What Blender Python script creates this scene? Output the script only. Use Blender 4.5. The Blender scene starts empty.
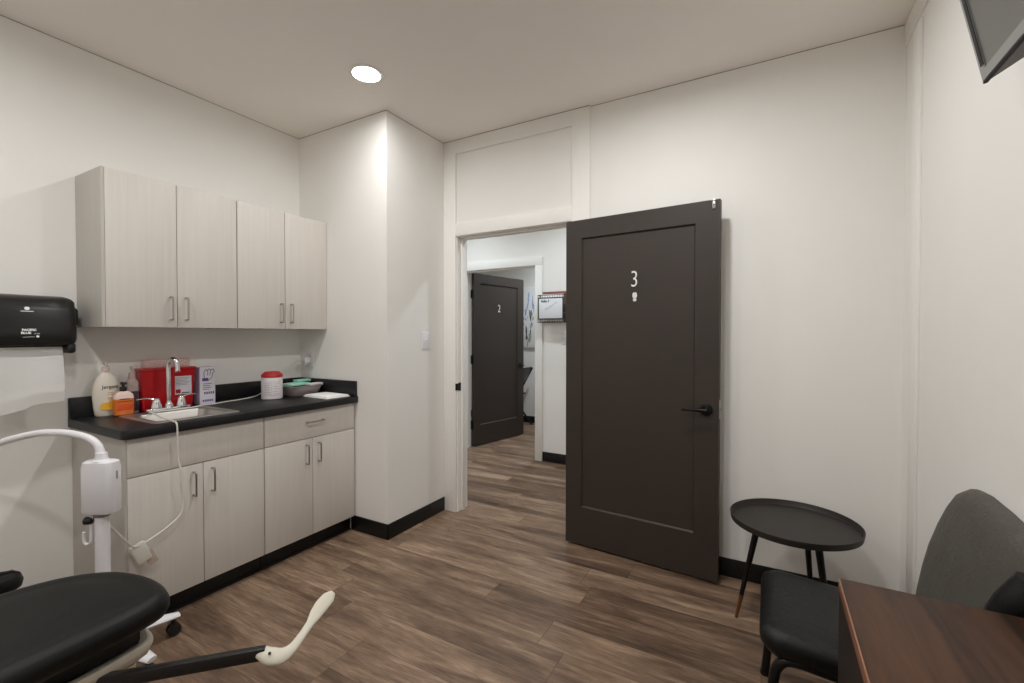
import bpy, bmesh, math, random
from mathutils import Vector, Matrix
random.seed(4)
PI = math.pi
scene = bpy.context.scene
COL = scene.collection

# ------------------------------------------------------------------ helpers
def lin(c):
    return tuple(((v/255)/12.92 if v/255 <= .04045 else ((v/255+.055)/1.055)**2.4) for v in c) + (1,)

class NT:
    def __init__(s, name):
        s.m = bpy.data.materials.new(name); s.m.use_nodes = True
        s.t = s.m.node_tree; s.b = s.t.nodes['Principled BSDF']
    def n(s, kind, **kw):
        x = s.t.nodes.new(kind)
        for k, v in kw.items():
            if k in x.inputs: x.inputs[k].default_value = v
            else: setattr(x, k, v)
        return x
    def l(s, a, b): s.t.links.new(a, b)
    def math(s, op, a, b=None, c=None):
        x = s.n('ShaderNodeMath', operation=op)
        for i, v in enumerate((a, b, c)):
            if v is None: continue
            if isinstance(v, (int, float)): x.inputs[i].default_value = v
            else: s.l(v, x.inputs[i])
        return x.outputs[0]
    def mix(s, f, a, b):
        x = s.n('ShaderNodeMix', data_type='RGBA')
        if isinstance(f, (int, float)): x.inputs[0].default_value = f
        else: s.l(f, x.inputs[0])
        for i, v in ((6, a), (7, b)):
            if isinstance(v, tuple): x.inputs[i].default_value = v
            else: s.l(v, x.inputs[i])
        return x.outputs[2]

def mat(name, rgb, rough=.5, metal=0, var=.0, vscale=30, bump=0, bscale=200, stretch=(1, 1, 1), trans=0, coat=0, spec=None, ior=1.45, alpha=1):
    k = NT(name); b = k.b
    c = lin(rgb)
    b.inputs['Roughness'].default_value = rough; b.inputs['Metallic'].default_value = metal
    b.inputs['Base Color'].default_value = c
    b.inputs['Transmission Weight'].default_value = trans; b.inputs['IOR'].default_value = ior
    b.inputs['Coat Weight'].default_value = coat
    b.inputs['Alpha'].default_value = alpha
    if spec is not None: b.inputs['Specular IOR Level'].default_value = spec
    tc = k.n('ShaderNodeTexCoord'); mp = k.n('ShaderNodeMapping'); mp.inputs['Scale'].default_value = stretch
    k.l(tc.outputs['Object'], mp.inputs['Vector'])
    if var > 0:
        nz = k.n('ShaderNodeTexNoise', Scale=vscale, Detail=4.0); k.l(mp.outputs[0], nz.inputs['Vector'])
        lo = tuple(v*(1-var) for v in c[:3])+(1,); hi = tuple(min(1, v*(1+var)) for v in c[:3])+(1,)
        k.l(k.mix(nz.outputs['Fac'], lo, hi), b.inputs['Base Color'])
    if bump > 0:
        nz = k.n('ShaderNodeTexNoise', Scale=bscale, Detail=3.0); k.l(mp.outputs[0], nz.inputs['Vector'])
        bp = k.n('ShaderNodeBump', Strength=bump, Distance=.002); k.l(nz.outputs['Fac'], bp.inputs['Height'])
        k.l(bp.outputs[0], b.inputs['Normal'])
    return k.m

def emit(name, rgb, s):
    k = NT(name); b = k.b
    b.inputs['Base Color'].default_value = (.8, .8, .8, 1)
    b.inputs['Emission Color'].default_value = rgb + (1,); b.inputs['Emission Strength'].default_value = s
    return k.m

def floor_mat():
    k = NT('vinyl_planks'); tc = k.n('ShaderNodeTexCoord'); sp = k.n('ShaderNodeSeparateXYZ'); k.l(tc.outputs['Object'], sp.inputs[0])
    x, y = sp.outputs[0], sp.outputs[1]
    W_, L_ = .178, 1.22
    yr = k.math('DIVIDE', k.math('ADD', y, .05), W_); row = k.math('FLOOR', yr)
    wn = k.n('ShaderNodeTexWhiteNoise', noise_dimensions='1D'); k.l(row, wn.inputs['W'])
    xo = k.math('ADD', k.math('DIVIDE', x, L_), k.math('MULTIPLY', wn.outputs['Value'], 7.3)); colm = k.math('FLOOR', xo)
    cb = k.n('ShaderNodeCombineXYZ'); k.l(row, cb.inputs[0]); k.l(colm, cb.inputs[1])
    w2 = k.n('ShaderNodeTexWhiteNoise', noise_dimensions='3D'); k.l(cb.outputs[0], w2.inputs['Vector'])
    # grain coordinates shifted per plank
    g = k.n('ShaderNodeCombineXYZ')
    k.l(k.math('ADD', k.math('MULTIPLY', x, 1.0), k.math('MULTIPLY', w2.outputs['Value'], 37.)), g.inputs[0])
    k.l(k.math('MULTIPLY', y, 7.5), g.inputs[1]); k.l(k.math('MULTIPLY', w2.outputs['Value'], 11.), g.inputs[2])
    n1 = k.n('ShaderNodeTexNoise', Scale=1.5, Detail=6.0, Roughness=.55, Distortion=.7); k.l(g.outputs[0], n1.inputs['Vector'])
    n2 = k.n('ShaderNodeTexNoise', Scale=9.0, Detail=6.0, Roughness=.7, Distortion=.4); k.l(g.outputs[0], n2.inputs['Vector'])
    g3 = k.n('ShaderNodeMapping'); g3.inputs['Scale'].default_value = (2.2, 16, 1); k.l(g.outputs[0], g3.inputs[0])
    n3 = k.n('ShaderNodeTexNoise', Scale=5.0, Detail=5.0, Roughness=.6); k.l(g3.outputs[0], n3.inputs['Vector'])
    f = k.math('ADD', k.math('MULTIPLY', n1.outputs['Fac'], .85), k.math('ADD', k.math('MULTIPLY', n2.outputs['Fac'], .42), k.math('MULTIPLY', n3.outputs['Fac'], .57)))
    f = k.math('ADD', f, k.math('MULTIPLY', k.math('SUBTRACT', w2.outputs['Value'], .5), .16))
    cr = k.n('ShaderNodeValToRGB'); k.l(k.math('SUBTRACT', f, .42), cr.inputs[0])
    e = cr.color_ramp.elements
    e[0].position = .24; e[0].color = lin((68, 52, 41)); e[1].position = .78; e[1].color = lin((170, 146, 122))
    m_ = e.new(.43); m_.color = lin((103, 82, 66)); m2 = e.new(.56); m2.color = lin((128, 105, 86))
    fy = k.math('FRACT', yr); fx = k.math('FRACT', xo)
    jy = k.math('MULTIPLY', k.math('MINIMUM', fy, k.math('SUBTRACT', 1., fy)), W_)
    jx = k.math('MULTIPLY', k.math('MINIMUM', fx, k.math('SUBTRACT', 1., fx)), L_)
    j = k.math('MINIMUM', jx, jy); line = k.math('LESS_THAN', j, .0016)
    c = k.mix(k.math('MULTIPLY', line, .55), cr.outputs[0], lin((48, 38, 31)))
    k.l(c, k.b.inputs['Base Color'])
    k.l(k.math('ADD', .42, k.math('MULTIPLY', n2.outputs['Fac'], .16)), k.b.inputs['Roughness'])
    k.b.inputs['Specular IOR Level'].default_value = .35
    bp = k.n('ShaderNodeBump', Strength=.25, Distance=.002); k.l(k.math('SUBTRACT', f, k.math('MULTIPLY', line, 1.)), bp.inputs['Height']); k.l(bp.outputs[0], k.b.inputs['Normal'])
    return k.m

def grain_mat(name, lo, hi, axis='z', rough=.45, fine=60, lng=2.2, coat=0, spec=None):
    k = NT(name); tc = k.n('ShaderNodeTexCoord'); mp = k.n('ShaderNodeMapping')
    sc = {'z': (fine, fine, lng), 'x': (lng, fine, fine), 'y': (fine, lng, fine)}[axis]
    mp.inputs['Scale'].default_value = sc; k.l(tc.outputs['Object'], mp.inputs[0])
    n1 = k.n('ShaderNodeTexNoise', Scale=1.0, Detail=6.0, Roughness=.65, Distortion=.6); k.l(mp.outputs[0], n1.inputs['Vector'])
    cr = k.n('ShaderNodeValToRGB'); k.l(n1.outputs['Fac'], cr.inputs[0])
    cr.color_ramp.elements[0].position = .3; cr.color_ramp.elements[0].color = lin(lo)
    cr.color_ramp.elements[1].position = .7; cr.color_ramp.elements[1].color = lin(hi)
    k.l(cr.outputs[0], k.b.inputs['Base Color']); k.b.inputs['Roughness'].default_value = rough; k.b.inputs['Coat Weight'].default_value = coat
    if spec is not None: k.b.inputs['Specular IOR Level'].default_value = spec
    return k.m

def leather_mat(name, rgb, rough=.42, crease=1.0, spec=.5):
    k = NT(name); tc = k.n('ShaderNodeTexCoord')
    n0 = k.n('ShaderNodeTexNoise', Scale=9.0, Detail=3.0); k.l(tc.outputs['Object'], n0.inputs['Vector'])
    vo = k.n('ShaderNodeTexVoronoi', Scale=420.0); k.l(tc.outputs['Object'], vo.inputs['Vector'])
    n1 = k.n('ShaderNodeTexNoise', Scale=16.0, Detail=8.0, Roughness=.7, Distortion=1.5); k.l(tc.outputs['Object'], n1.inputs['Vector'])
    rid = k.math('ABSOLUTE', k.math('SUBTRACT', n1.outputs['Fac'], .5))
    rid = k.math('MINIMUM', k.math('MULTIPLY', rid, 14.), 1.)
    c = lin(rgb); lo = tuple(v*.75 for v in c[:3])+(1,); hi = tuple(v*1.25 for v in c[:3])+(1,)
    k.l(k.mix(n0.outputs['Fac'], lo, hi), k.b.inputs['Base Color'])
    k.b.inputs['Roughness'].default_value = rough; k.b.inputs['Specular IOR Level'].default_value = spec
    h = k.math('ADD', k.math('MULTIPLY', vo.outputs['Distance'], .25), k.math('MULTIPLY', rid, .6*crease))
    bp = k.n('ShaderNodeBump', Strength=.35*max(1, crease), Distance=.0015*max(1, crease)); k.l(h, bp.inputs['Height']); k.l(bp.outputs[0], k.b.inputs['Normal'])
    return k.m

# --- mesh builders: every function adds geometry to a bmesh
def NB(): return bmesh.new()
def merge(bm, tmp, M=None):
    if M is not None: bmesh.ops.transform(tmp, matrix=M, verts=tmp.verts)
    me = bpy.data.meshes.new('tmp'); tmp.to_mesh(me); tmp.free(); bm.from_mesh(me); bpy.data.meshes.remove(me)
    return bm
def box(bm, a, b, bev=0, seg=2, M=None):
    t = bmesh.new(); bmesh.ops.create_cube(t, size=1)
    a, b = Vector(a), Vector(b)
    for v in t.verts: v.co = Vector([(a[i]+b[i])/2 + v.co[i]*(b[i]-a[i]) for i in range(3)])
    if bev > 0: bmesh.ops.bevel(t, geom=t.edges[:], offset=bev, segments=seg, affect='EDGES', profile=.5)
    return merge(bm, t, M)
def cyl(bm, p0, p1, r0, r1=None, seg=24, bev=0, M=None):
    r1 = r0 if r1 is None else r1
    p0, p1 = Vector(p0), Vector(p1); d = p1-p0
    t = bmesh.new(); bmesh.ops.create_cone(t, cap_ends=True, segments=seg, radius1=r0, radius2=r1, depth=d.length)
    if bev > 0:
        es = [e for e in t.edges if len(e.link_faces) == 2 and any(len(f.verts) > 4 for f in e.link_faces)]
        bmesh.ops.bevel(t, geom=es, offset=bev, segments=2, affect='EDGES', profile=.5)
    q = d.to_track_quat('Z', 'Y').to_matrix().to_4x4()
    bmesh.ops.transform(t, matrix=Matrix.Translation((p0+p1)/2) @ q, verts=t.verts)
    return merge(bm, t, M)
def lathe(bm, prof, c=(0, 0, 0), seg=32, sx=1, sy=1, M=None):
    t = bmesh.new(); rings = []
    for r, z in prof:
        if r < 1e-6: rings.append([t.verts.new((c[0], c[1], c[2]+z))])
        else: rings.append([t.verts.new((c[0]+sx*r*math.cos(2*PI*i/seg), c[1]+sy*r*math.sin(2*PI*i/seg), c[2]+z)) for i in range(seg)])
    for A, B in zip(rings, rings[1:]):
        for i in range(seg):
            j = (i+1) % seg
            if len(A) == 1 and len(B) == 1: continue
            if len(A) == 1: t.faces.new((A[0], B[j], B[i]))
            elif len(B) == 1: t.faces.new((A[i], A[j], B[0]))
            else: t.faces.new((A[i], A[j], B[j], B[i]))
    for R_ in (rings[0], rings[-1]):
        if len(R_) > 1: t.faces.new(R_)
    bmesh.ops.recalc_face_normals(t, faces=t.faces)
    return merge(bm, t, M)
def spline(pts, n=8):
    P = [Vector(p) for p in pts]; P = [2*P[0]-P[1]] + P + [2*P[-1]-P[-2]]; out = []
    for i in range(1, len(P)-2):
        a, b, c, d = P[i-1:i+3]
        for k in range(n):
            t = k/n
            out.append(.5*((2*b)+(c-a)*t+(2*a-5*b+4*c-d)*t*t+(3*b-a-3*c+d)*t**3))
    out.append(P[-2]); return out
def tube(bm, pts, r, seg=12, smooth=0, up=None, flat=1.0, M=None):
    """swept tube; r a number or a list; flat squashes the section along the frame's second axis"""
    P = [Vector(p) for p in pts]
    rs = list(r) if isinstance(r, (list, tuple)) else [r]*len(P)
    fl = list(flat) if isinstance(flat, (list, tuple)) else [flat]*len(P)
    if smooth:
        P2 = spline(P, smooth); n = len(P2)
        def res(L): return [L[min(int(i/smooth), len(L)-2)]*(1-(i/smooth-min(int(i/smooth), len(L)-2)))+L[min(int(i/smooth), len(L)-2)+1]*(i/smooth-min(int(i/smooth), len(L)-2)) for i in range(n)]
        rs, fl, P = res(rs), res(fl), P2
    t = bmesh.new(); rings = []; nrm = Vector(up) if up else None
    for i, p in enumerate(P):
        d = (P[min(i+1, len(P)-1)]-P[max(i-1, 0)]).normalized()
        if nrm is None: nrm = d.orthogonal().normalized()
        base = Vector(up) if up else nrm
        nrm = (base-d*base.dot(d)).normalized(); b = d.cross(nrm)
        rings.append([t.verts.new(p+b*rs[i]*math.cos(2*PI*k/seg)+nrm*rs[i]*fl[i]*math.sin(2*PI*k/seg)) for k in range(seg)])
    for A, B in zip(rings, rings[1:]):
        for i in range(seg): t.faces.new((A[i], A[(i+1) % seg], B[(i+1) % seg], B[i]))
    t.faces.new(rings[0]); t.faces.new(rings[-1])
    bmesh.ops.recalc_face_normals(t, faces=t.faces)
    return merge(bm, t, M)
def prism(bm, pts, z0, z1, bev=0, M=None, seg=2):
    """2-D outline extruded in z"""
    t = bmesh.new(); f = t.faces.new([t.verts.new((x, y, z0)) for x, y in pts])
    r = bmesh.ops.extrude_face_region(t, geom=[f]); vs = [g for g in r['geom'] if isinstance(g, bmesh.types.BMVert)]
    for v in vs: v.co.z = z1
    bmesh.ops.recalc_face_normals(t, faces=t.faces)
    if bev > 0:
        es = [e for e in t.edges if abs(e.verts[0].co.z-e.verts[1].co.z) < 1e-6]
        bmesh.ops.bevel(t, geom=es, offset=bev, segments=seg, affect='EDGES', profile=.5)
    return merge(bm, t, M)
def loft(bm, loops, M=None, caps=True):
    t = bmesh.new(); R_ = [[t.verts.new(p) for p in L] for L in loops]; n = len(R_[0])
    for A, B in zip(R_, R_[1:]):
        for i in range(n): t.faces.new((A[i], A[(i+1) % n], B[(i+1) % n], B[i]))
    if caps: t.faces.new(R_[0]); t.faces.new(R_[-1])
    bmesh.ops.recalc_face_normals(t, faces=t.faces)
    return merge(bm, t, M)
def rrect(x0, y0, x1, y1, r, n=6):
    o = []
    for cx, cy, a in ((x1-r, y1-r, 0), (x0+r, y1-r, 90), (x0+r, y0+r, 180), (x1-r, y0+r, 270)):
        for i in range(n+1):
            q = math.radians(a+90*i/n); o.append((cx+r*math.cos(q), cy+r*math.sin(q)))
    return o
def text(bm, s, size, M, depth=.0006, sx=1.0, align='CENTER', bold=0):
    c = bpy.data.curves.new('t', 'FONT'); c.body = s; c.size = size; c.extrude = depth/2; c.align_x = align; c.align_y = 'CENTER'; c.resolution_u = 3; c.offset = bold
    o = bpy.data.objects.new('t', c); COL.objects.link(o)
    bpy.context.view_layer.update()
    me = bpy.data.meshes.new_from_object(o.evaluated_get(bpy.context.evaluated_depsgraph_get()))
    t = bmesh.new(); t.from_mesh(me); bpy.data.objects.remove(o); bpy.data.curves.remove(c); bpy.data.meshes.remove(me)
    for v in t.verts: v.co.x *= sx
    return merge(bm, t, M)
# local frames for writing: columns are (right, up, out)
def frame(o, right, up):
    r, u = Vector(right).normalized(), Vector(up).normalized(); n = r.cross(u)
    M = Matrix.Identity(4)
    for i in range(3): M[i][0], M[i][1], M[i][2], M[i][3] = r[i], u[i], n[i], o[i]
    return M

WM = {}
def obj(name, bm, m, parent=None, world=True, smooth=40, subsurf=0):
    if parent is not None and world: bmesh.ops.transform(bm, matrix=WM[parent.name].inverted(), verts=bm.verts)
    for f in bm.faces: f.smooth = smooth > 0
    for e in bm.edges:
        if len(e.link_faces) == 2 and e.calc_face_angle(0) > math.radians(smooth): e.smooth = False
    me = bpy.data.meshes.new(name); bm.to_mesh(me); bm.free()
    me.materials.append(m)
    o = bpy.data.objects.new(name, me); COL.objects.link(o)
    if subsurf:
        s = o.modifiers.new('Subdivision', 'SUBSURF'); s.levels = s.render_levels = subsurf
    if parent is not None: o.parent = parent; WM[o.name] = WM[parent.name]
    else: WM[o.name] = Matrix.Identity(4)
    return o
def tag(o, label, cat, group=None, kind=None):
    o['label'] = label
    o['category'] = cat
    if group: o['group'] = group
    if kind: o['kind'] = kind
    return o
def thing(name, label, cat, loc=(0, 0, 0), rz=0, group=None, kind=None):
    o = bpy.data.objects.new(name, None); COL.objects.link(o); o.empty_display_size = .1
    o.location = loc; o.rotation_euler = (0, 0, rz)
    WM[o.name] = Matrix.Translation(loc) @ Matrix.Rotation(rz, 4, 'Z')
    return tag(o, label, cat, group, kind)
def struct(name, bm, m, label, cat):
    o = obj(name, bm, m); return tag(o, label, cat, kind='structure')
def copy_tree(o, parent=None):
    c = o.copy(); COL.objects.link(c)
    if parent is not None: c.parent = parent
    for ch in list(o.children): copy_tree(ch, c)
    return c

# ------------------------------------------------------------------ materials
M_wall = mat('wall_paint', (236, 234, 230), .72, var=.015, vscale=6, bump=.12, bscale=260)
M_ceil = mat('ceiling_paint', (240, 236, 230), .85, var=.02, vscale=4, bump=.1, bscale=200)
M_trim = mat('trim_paint', (238, 236, 232), .5, var=.01, vscale=8)
M_floor = floor_mat()
M_base = mat('black_vinyl_base', (16, 16, 17), .42, var=.1, vscale=20)
M_door = mat('door_paint', (53, 45, 40), .5, var=.04, vscale=12, bump=.08, bscale=300, stretch=(1, 1, .15))
M_black = mat('black_hardware', (12, 12, 12), .35, metal=.4, var=.05)
M_lam = grain_mat('cabinet_laminate', (203, 197, 190), (211, 205, 198), 'z', .5, 80, 1.6)
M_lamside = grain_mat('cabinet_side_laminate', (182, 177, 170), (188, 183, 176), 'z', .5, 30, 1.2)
M_edge = mat('cabinet_edge_dark', (70, 64, 58), .6, var=.05)
M_nickel = mat('brushed_nickel', (176, 172, 166), .28, metal=1, bump=.05, bscale=400)
M_chrome = mat('chrome', (225, 225, 228), .08, metal=1, var=.01)
M_steel = mat('stainless_steel', (186, 182, 177), .42, metal=1, bump=.08, bscale=300, stretch=(1, 12, 1))
M_counter = mat('black_laminate', (24, 24, 26), .42, var=.25, vscale=300, spec=.5)
M_blackpl = mat('black_plastic', (30, 28, 28), .3, var=.05, vscale=40)
M_whitepl = mat('white_plastic', (226, 224, 228), .35, var=.01)
M_cream = mat('cream_plastic', (205, 199, 184), .4, var=.03, vscale=15)
M_paper = mat('white_paper', (246, 245, 243), .9, var=.02, vscale=60, bump=.25, bscale=500)
M_ink = mat('dark_ink', (38, 36, 36), .8, var=.02)
M_greyink = mat('grey_ink', (135, 135, 140), .8, var=.02)
M_white = mat('white_print', (238, 238, 236), .6, var=.01)
M_red = mat('red_plastic', (184, 18, 26), .3, var=.06, vscale=10, coat=.2)
M_pink = mat('translucent_pink_lid', (230, 186, 180), .3, var=.02, alpha=.35)
M_lotion = mat('cream_bottle', (222, 214, 200), .35, var=.02, vscale=20)
M_orange = mat('orange_soap', (206, 108, 42), .25, var=.1, vscale=25)
M_yellow = mat('yellow_print', (236, 178, 52), .5, var=.15, vscale=30)
M_dorange = mat('deep_orange_print', (205, 78, 30), .5, var=.1, vscale=60)
M_frost = mat('frosted_clear_plastic', (222, 200, 194), .25, var=.03, alpha=.5)
M_dkgel = mat('dark_label_film', (58, 46, 58), .4, var=.1, vscale=40)
M_purple = mat('purple_print', (92, 78, 150), .6, var=.03)
M_lilac = mat('lilac_card', (188, 172, 205), .6, var=.04, vscale=30)
M_boxw = mat('white_card', (222, 218, 226), .6, var=.02)
M_teal = mat('mint_pack', (160, 212, 196), .6, var=.06, vscale=30)
M_tray = mat('grey_mauve_basin', (158, 148, 146), .5, var=.03)
M_leather = leather_mat('black_leather', (13, 12, 12), .42, 1.0, .3)
M_glareleath = leather_mat('glare_grey_leather', (74, 70, 62), .5, 1.8, .6)  # black leather greyed: lighting glare on the backrest painted into the colour
M_vinyl = leather_mat('black_vinyl', (10, 10, 9), .46, .25, .3)
M_bmetal = mat('black_metal', (18, 17, 17), .38, metal=.3, var=.05)
M_tray_b = mat('black_tray_enamel', (40, 36, 33), .5, var=.06, vscale=20)
M_brass = mat('copper_brown_tip', (116, 74, 46), .4, metal=.35, var=.1, vscale=50)
M_walnut = grain_mat('walnut_top', (31, 19, 13), (82, 54, 37), 'y', .45, 26, 2.2, 0, .2)
M_dwood = grain_mat('dark_walnut_panel', (22, 16, 13), (34, 24, 19), 'z', .4, 30, 2.0)
M_edgewd = grain_mat('walnut_edge', (120, 78, 56), (150, 104, 80), 'y', .35, 40, 2.0)
M_tvframe = mat('silver_bezel', (150, 150, 147), .4, metal=.2, var=.02)
M_screen = mat('reflection_grey_screen', (98, 98, 93), .32, var=.03, spec=.6)  # grey of the reflected ceiling painted into the screen's base colour
M_tvback = mat('tv_underside_grey', (92, 86, 84), .5, var=.03)
M_cable = mat('white_cable', (214, 210, 202), .45, var=.02)
M_gcable = mat('grey_cable', (150, 142, 132), .5, var=.02)
M_blue = mat('blue_paint', (120, 150, 190), .7, var=.1)
M_rust = mat('rust_paint', (170, 90, 80), .7, var=.1)
M_canvas = mat('white_canvas', (220, 218, 218), .85, var=.06, vscale=18)
M_board = mat('whiteboard_face', (226, 228, 232), .25, var=.01)

# ------------------------------------------------------------------ setting
H = 2.7544; YB = -.174; XB = .870; YW = .424; XR = 3.543; YF = -3.15; HY = 1.97; FY = 3.75
b = NB(); box(b, (-1.4, YF-.12, -.08), (3.9, FY+.12, 0)); struct('floor', b, M_floor, 'brown wood-look plank floor running from the room into the hall', 'floor')
b = NB(); box(b, (-1.4, YF-.12, H), (3.9, FY+.12, H+.1)); struct('ceiling', b, M_ceil, 'plain off-white ceiling over the whole room', 'ceiling')
b = NB(); box(b, (-.12, YF, 0), (0, YB, H)); struct('wall_left', b, M_wall, 'white wall behind the grey cabinets and the towel dispenser', 'wall')
b = NB(); box(b, (-.12, YB, 0), (XB, YW+.12, H)); struct('wall_corner', b, M_wall, 'white boxed-out wall corner between cabinets and doorway', 'wall')
OX0, OX1, OZ = .987, 1.892, 2.047
b = NB()
box(b, (OX1+.02, YW, 0), (XR, YW+.12, H)); box(b, (XB, YW, OZ+.02), (OX1+.02, YW+.12, H)); box(b, (XB, YW, 0), (OX0-.02, YW+.12, OZ+.02))
struct('wall_back', b, M_wall, 'white wall around the doorway and behind the open dark door', 'wall')
b = NB(); box(b, (XR, YF, 0), (XR+.12, YW+.12, H)); struct('wall_right', b, M_wall, 'white wall behind the leather chair and the wall screen', 'wall')
b = NB(); box(b, (-.12, YF-.12, 0), (XR+.12, YF, H)); struct('wall_front', b, M_wall, 'white wall behind the viewer', 'wall')
# hall and far room
DX0, DX1, DZ = -.05, .858, 2.047
b = NB()
box(b, (-1.3, HY, 0), (DX0-.02, HY+.12, H)); box(b, (DX1+.02, HY, 0), (3.66, HY+.12, H)); box(b, (DX0-.02, HY, DZ+.02), (DX1+.02, HY+.12, H))
struct('wall_hall', b, M_wall, 'white hall wall across from the doorway, pierced by the second door', 'wall')
b = NB(); box(b, (-1.3, FY, 0), (3.66, FY+.12, H)); struct('wall_far', b, M_wall, 'white wall at the back of the far room behind the painting', 'wall')
b = NB(); box(b, (-1.42, YW+.12, 0), (-1.3, FY+.12, H)); struct('wall_hall_left', b, M_wall, 'white end wall of hall on the left, out of sight', 'wall')
b = NB(); box(b, (3.66, YW+.12, 0), (3.78, FY+.12, H)); struct('wall_hall_right', b, M_wall, 'white end wall of hall on the right, out of sight', 'wall')
b = NB(); box(b, (-1.3, YW+.0, 0), (-.12, YW+.12, H)); struct('wall_hall_near', b, M_wall, 'white hall wall behind the cabinet corner, out of sight', 'wall')

CT = .018  # casing thickness
def trim(n, a, c, label, m=M_trim, bev=.0015):
    b = NB(); box(b, a, c, bev); struct('trim_%d' % n, b, m, label, 'trim')
trim(1, (XB+.001, YW-CT, 0), (OX0-.006, YW, H-.001), 'white flat upright board left of the doorway, floor to ceiling')
trim(2, (OX1+.006, YW-CT, 0), (2.018, YW, H-.001), 'white flat upright board rising to the ceiling behind the open door')
trim(3, (OX0-.006, YW-CT, OZ+.004), (OX1+.006, YW, 2.139), 'white flat head board directly over the doorway')
trim(4, (OX0-.006, YW-CT, 2.655), (OX1+.006, YW, H-.001), 'white flat board under the ceiling above the doorway panel')
b = NB()   # jamb lining with its stop
box(b, (OX0-.02, YW-.002, 0), (OX0, YW+.122, OZ)); box(b, (OX1, YW-.002, 0), (OX1+.02, YW+.122, OZ)); box(b, (OX0-.02, YW-.002, OZ), (OX1+.02, YW+.122, OZ+.02))
box(b, (OX0, YW+.045, 0), (OX0+.012, YW+.085, OZ-.012), .001); box(b, (OX1-.012, YW+.045, 0), (OX1, YW+.085, OZ-.012), .001); box(b, (OX0, YW+.045, OZ-.012), (OX1, YW+.085, OZ), .001)
jam = struct('trim_5', b, M_trim, 'white door lining inside the near doorway with a black strike plate', 'trim')
b = NB(); box(b, (OX0-.0005, YW+.008, .905), (OX0+.0015, YW+.04, .965), .0005); box(b, (OX0-.008, YW-.0195, .91), (OX0+.0015, YW+.010, .96), .001)
obj('strike_plate', b, M_black, jam)
# far door casing, lining
trim(6, (DX0-.11, HY-CT, 0), (DX0-.006, HY, DZ+.004), 'white flat upright board left of the far doorway')
trim(7, (DX1+.004, HY-CT, 0), (DX1+.086, HY, DZ+.004), 'white flat upright board right of the far doorway')
trim(8, (DX0-.11, HY-CT, DZ+.004), (DX1+.086, HY, DZ+.090), 'white flat head board over the far doorway')
b = NB()
box(b, (DX0-.02, HY-.002, 0), (DX0, HY+.122, DZ)); box(b, (DX1, HY-.002, 0), (DX1+.02, HY+.122, DZ)); box(b, (DX0-.02, HY-.002, DZ), (DX1+.02, HY+.122, DZ+.02))
box(b, (DX0, HY+.03, DZ-.012), (DX1, HY+.07, DZ), .001); box(b, (DX1-.012, HY+.03, 0), (DX1, HY+.07, DZ-.012), .001)
struct('trim_9', b, M_trim, 'white door lining inside the far doorway', 'trim')
trim(10, (XR-.012, .155, .10), (XR, .258, 2.625), 'white narrow upright strip on the right wall near the back corner')
trim(11, (XR-.008, YF, 2.652), (XR, YW, H-.001), 'white flat board along the top of the right wall under the ceiling')
M_gapcaulk = mat('shadow_gap_caulk', (160, 146, 130), .8, var=.1)  # shadow gap at the ceiling joint coloured into a brown caulk strip
b = NB(); box(b, (0, YF, H-.0028), (.0022, YB, H-.0002)); struct('trim_12', b, M_gapcaulk, 'thin brownish caulk and painted shadow-gap line between the left wall and the ceiling', 'trim')
b = NB(); box(b, (0.003, YB-.0022, H-.0028), (XB, YB, H-.0002)); box(b, (XB, YB-.0022, H-.0028), (XB+.0022, YW-CT-.001, H-.0002)); struct('trim_13', b, M_gapcaulk, 'thin brownish caulk and painted shadow-gap line between wall corner and ceiling', 'trim')
b = NB(); box(b, (XB+.003, YW-CT-.0022, H-.0028), (2.018, YW-CT, H-.0002)); box(b, (2.019, YW-.0022, H-.0028), (XR-.009, YW, H-.0002)); struct('trim_14', b, M_gapcaulk, 'thin brownish caulk and painted shadow-gap line between the back wall and the ceiling', 'trim')
# baseboards
BH = .1
def base(n, boxes, label):
    b = NB()
    for a, c in boxes: box(b, a, c, .002)
    struct('baseboard_'+n, b, M_base, label, 'baseboard')
base('corner', [((.5375, YB-.008, 0), (XB+.008, YB, BH)), ((XB, YB-.008, 0), (XB+.008, YW-CT, BH))], 'black baseboard wrapping the boxed-out wall corner')
base('back', [((2.018, YW-.008, 0), (XR, YW, BH))], 'black baseboard on the back wall behind door and round table')
base('right', [((XR-.008, YF, 0), (XR, YW-.008, BH))], 'black baseboard on the right wall behind the leather chair')
base('left', [((0, YF, 0), (.008, -1.46, BH))], 'black baseboard on the left wall below the towel dispenser')
base('hall', [((DX1+.087, HY-.008, 0), (3.6, HY, BH))], 'black baseboard on the hall wall under the wire basket')
base('far', [((-1.3, FY-.008, 0), (3.6, FY, BH))], 'black baseboard at the back of the far room')

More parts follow.
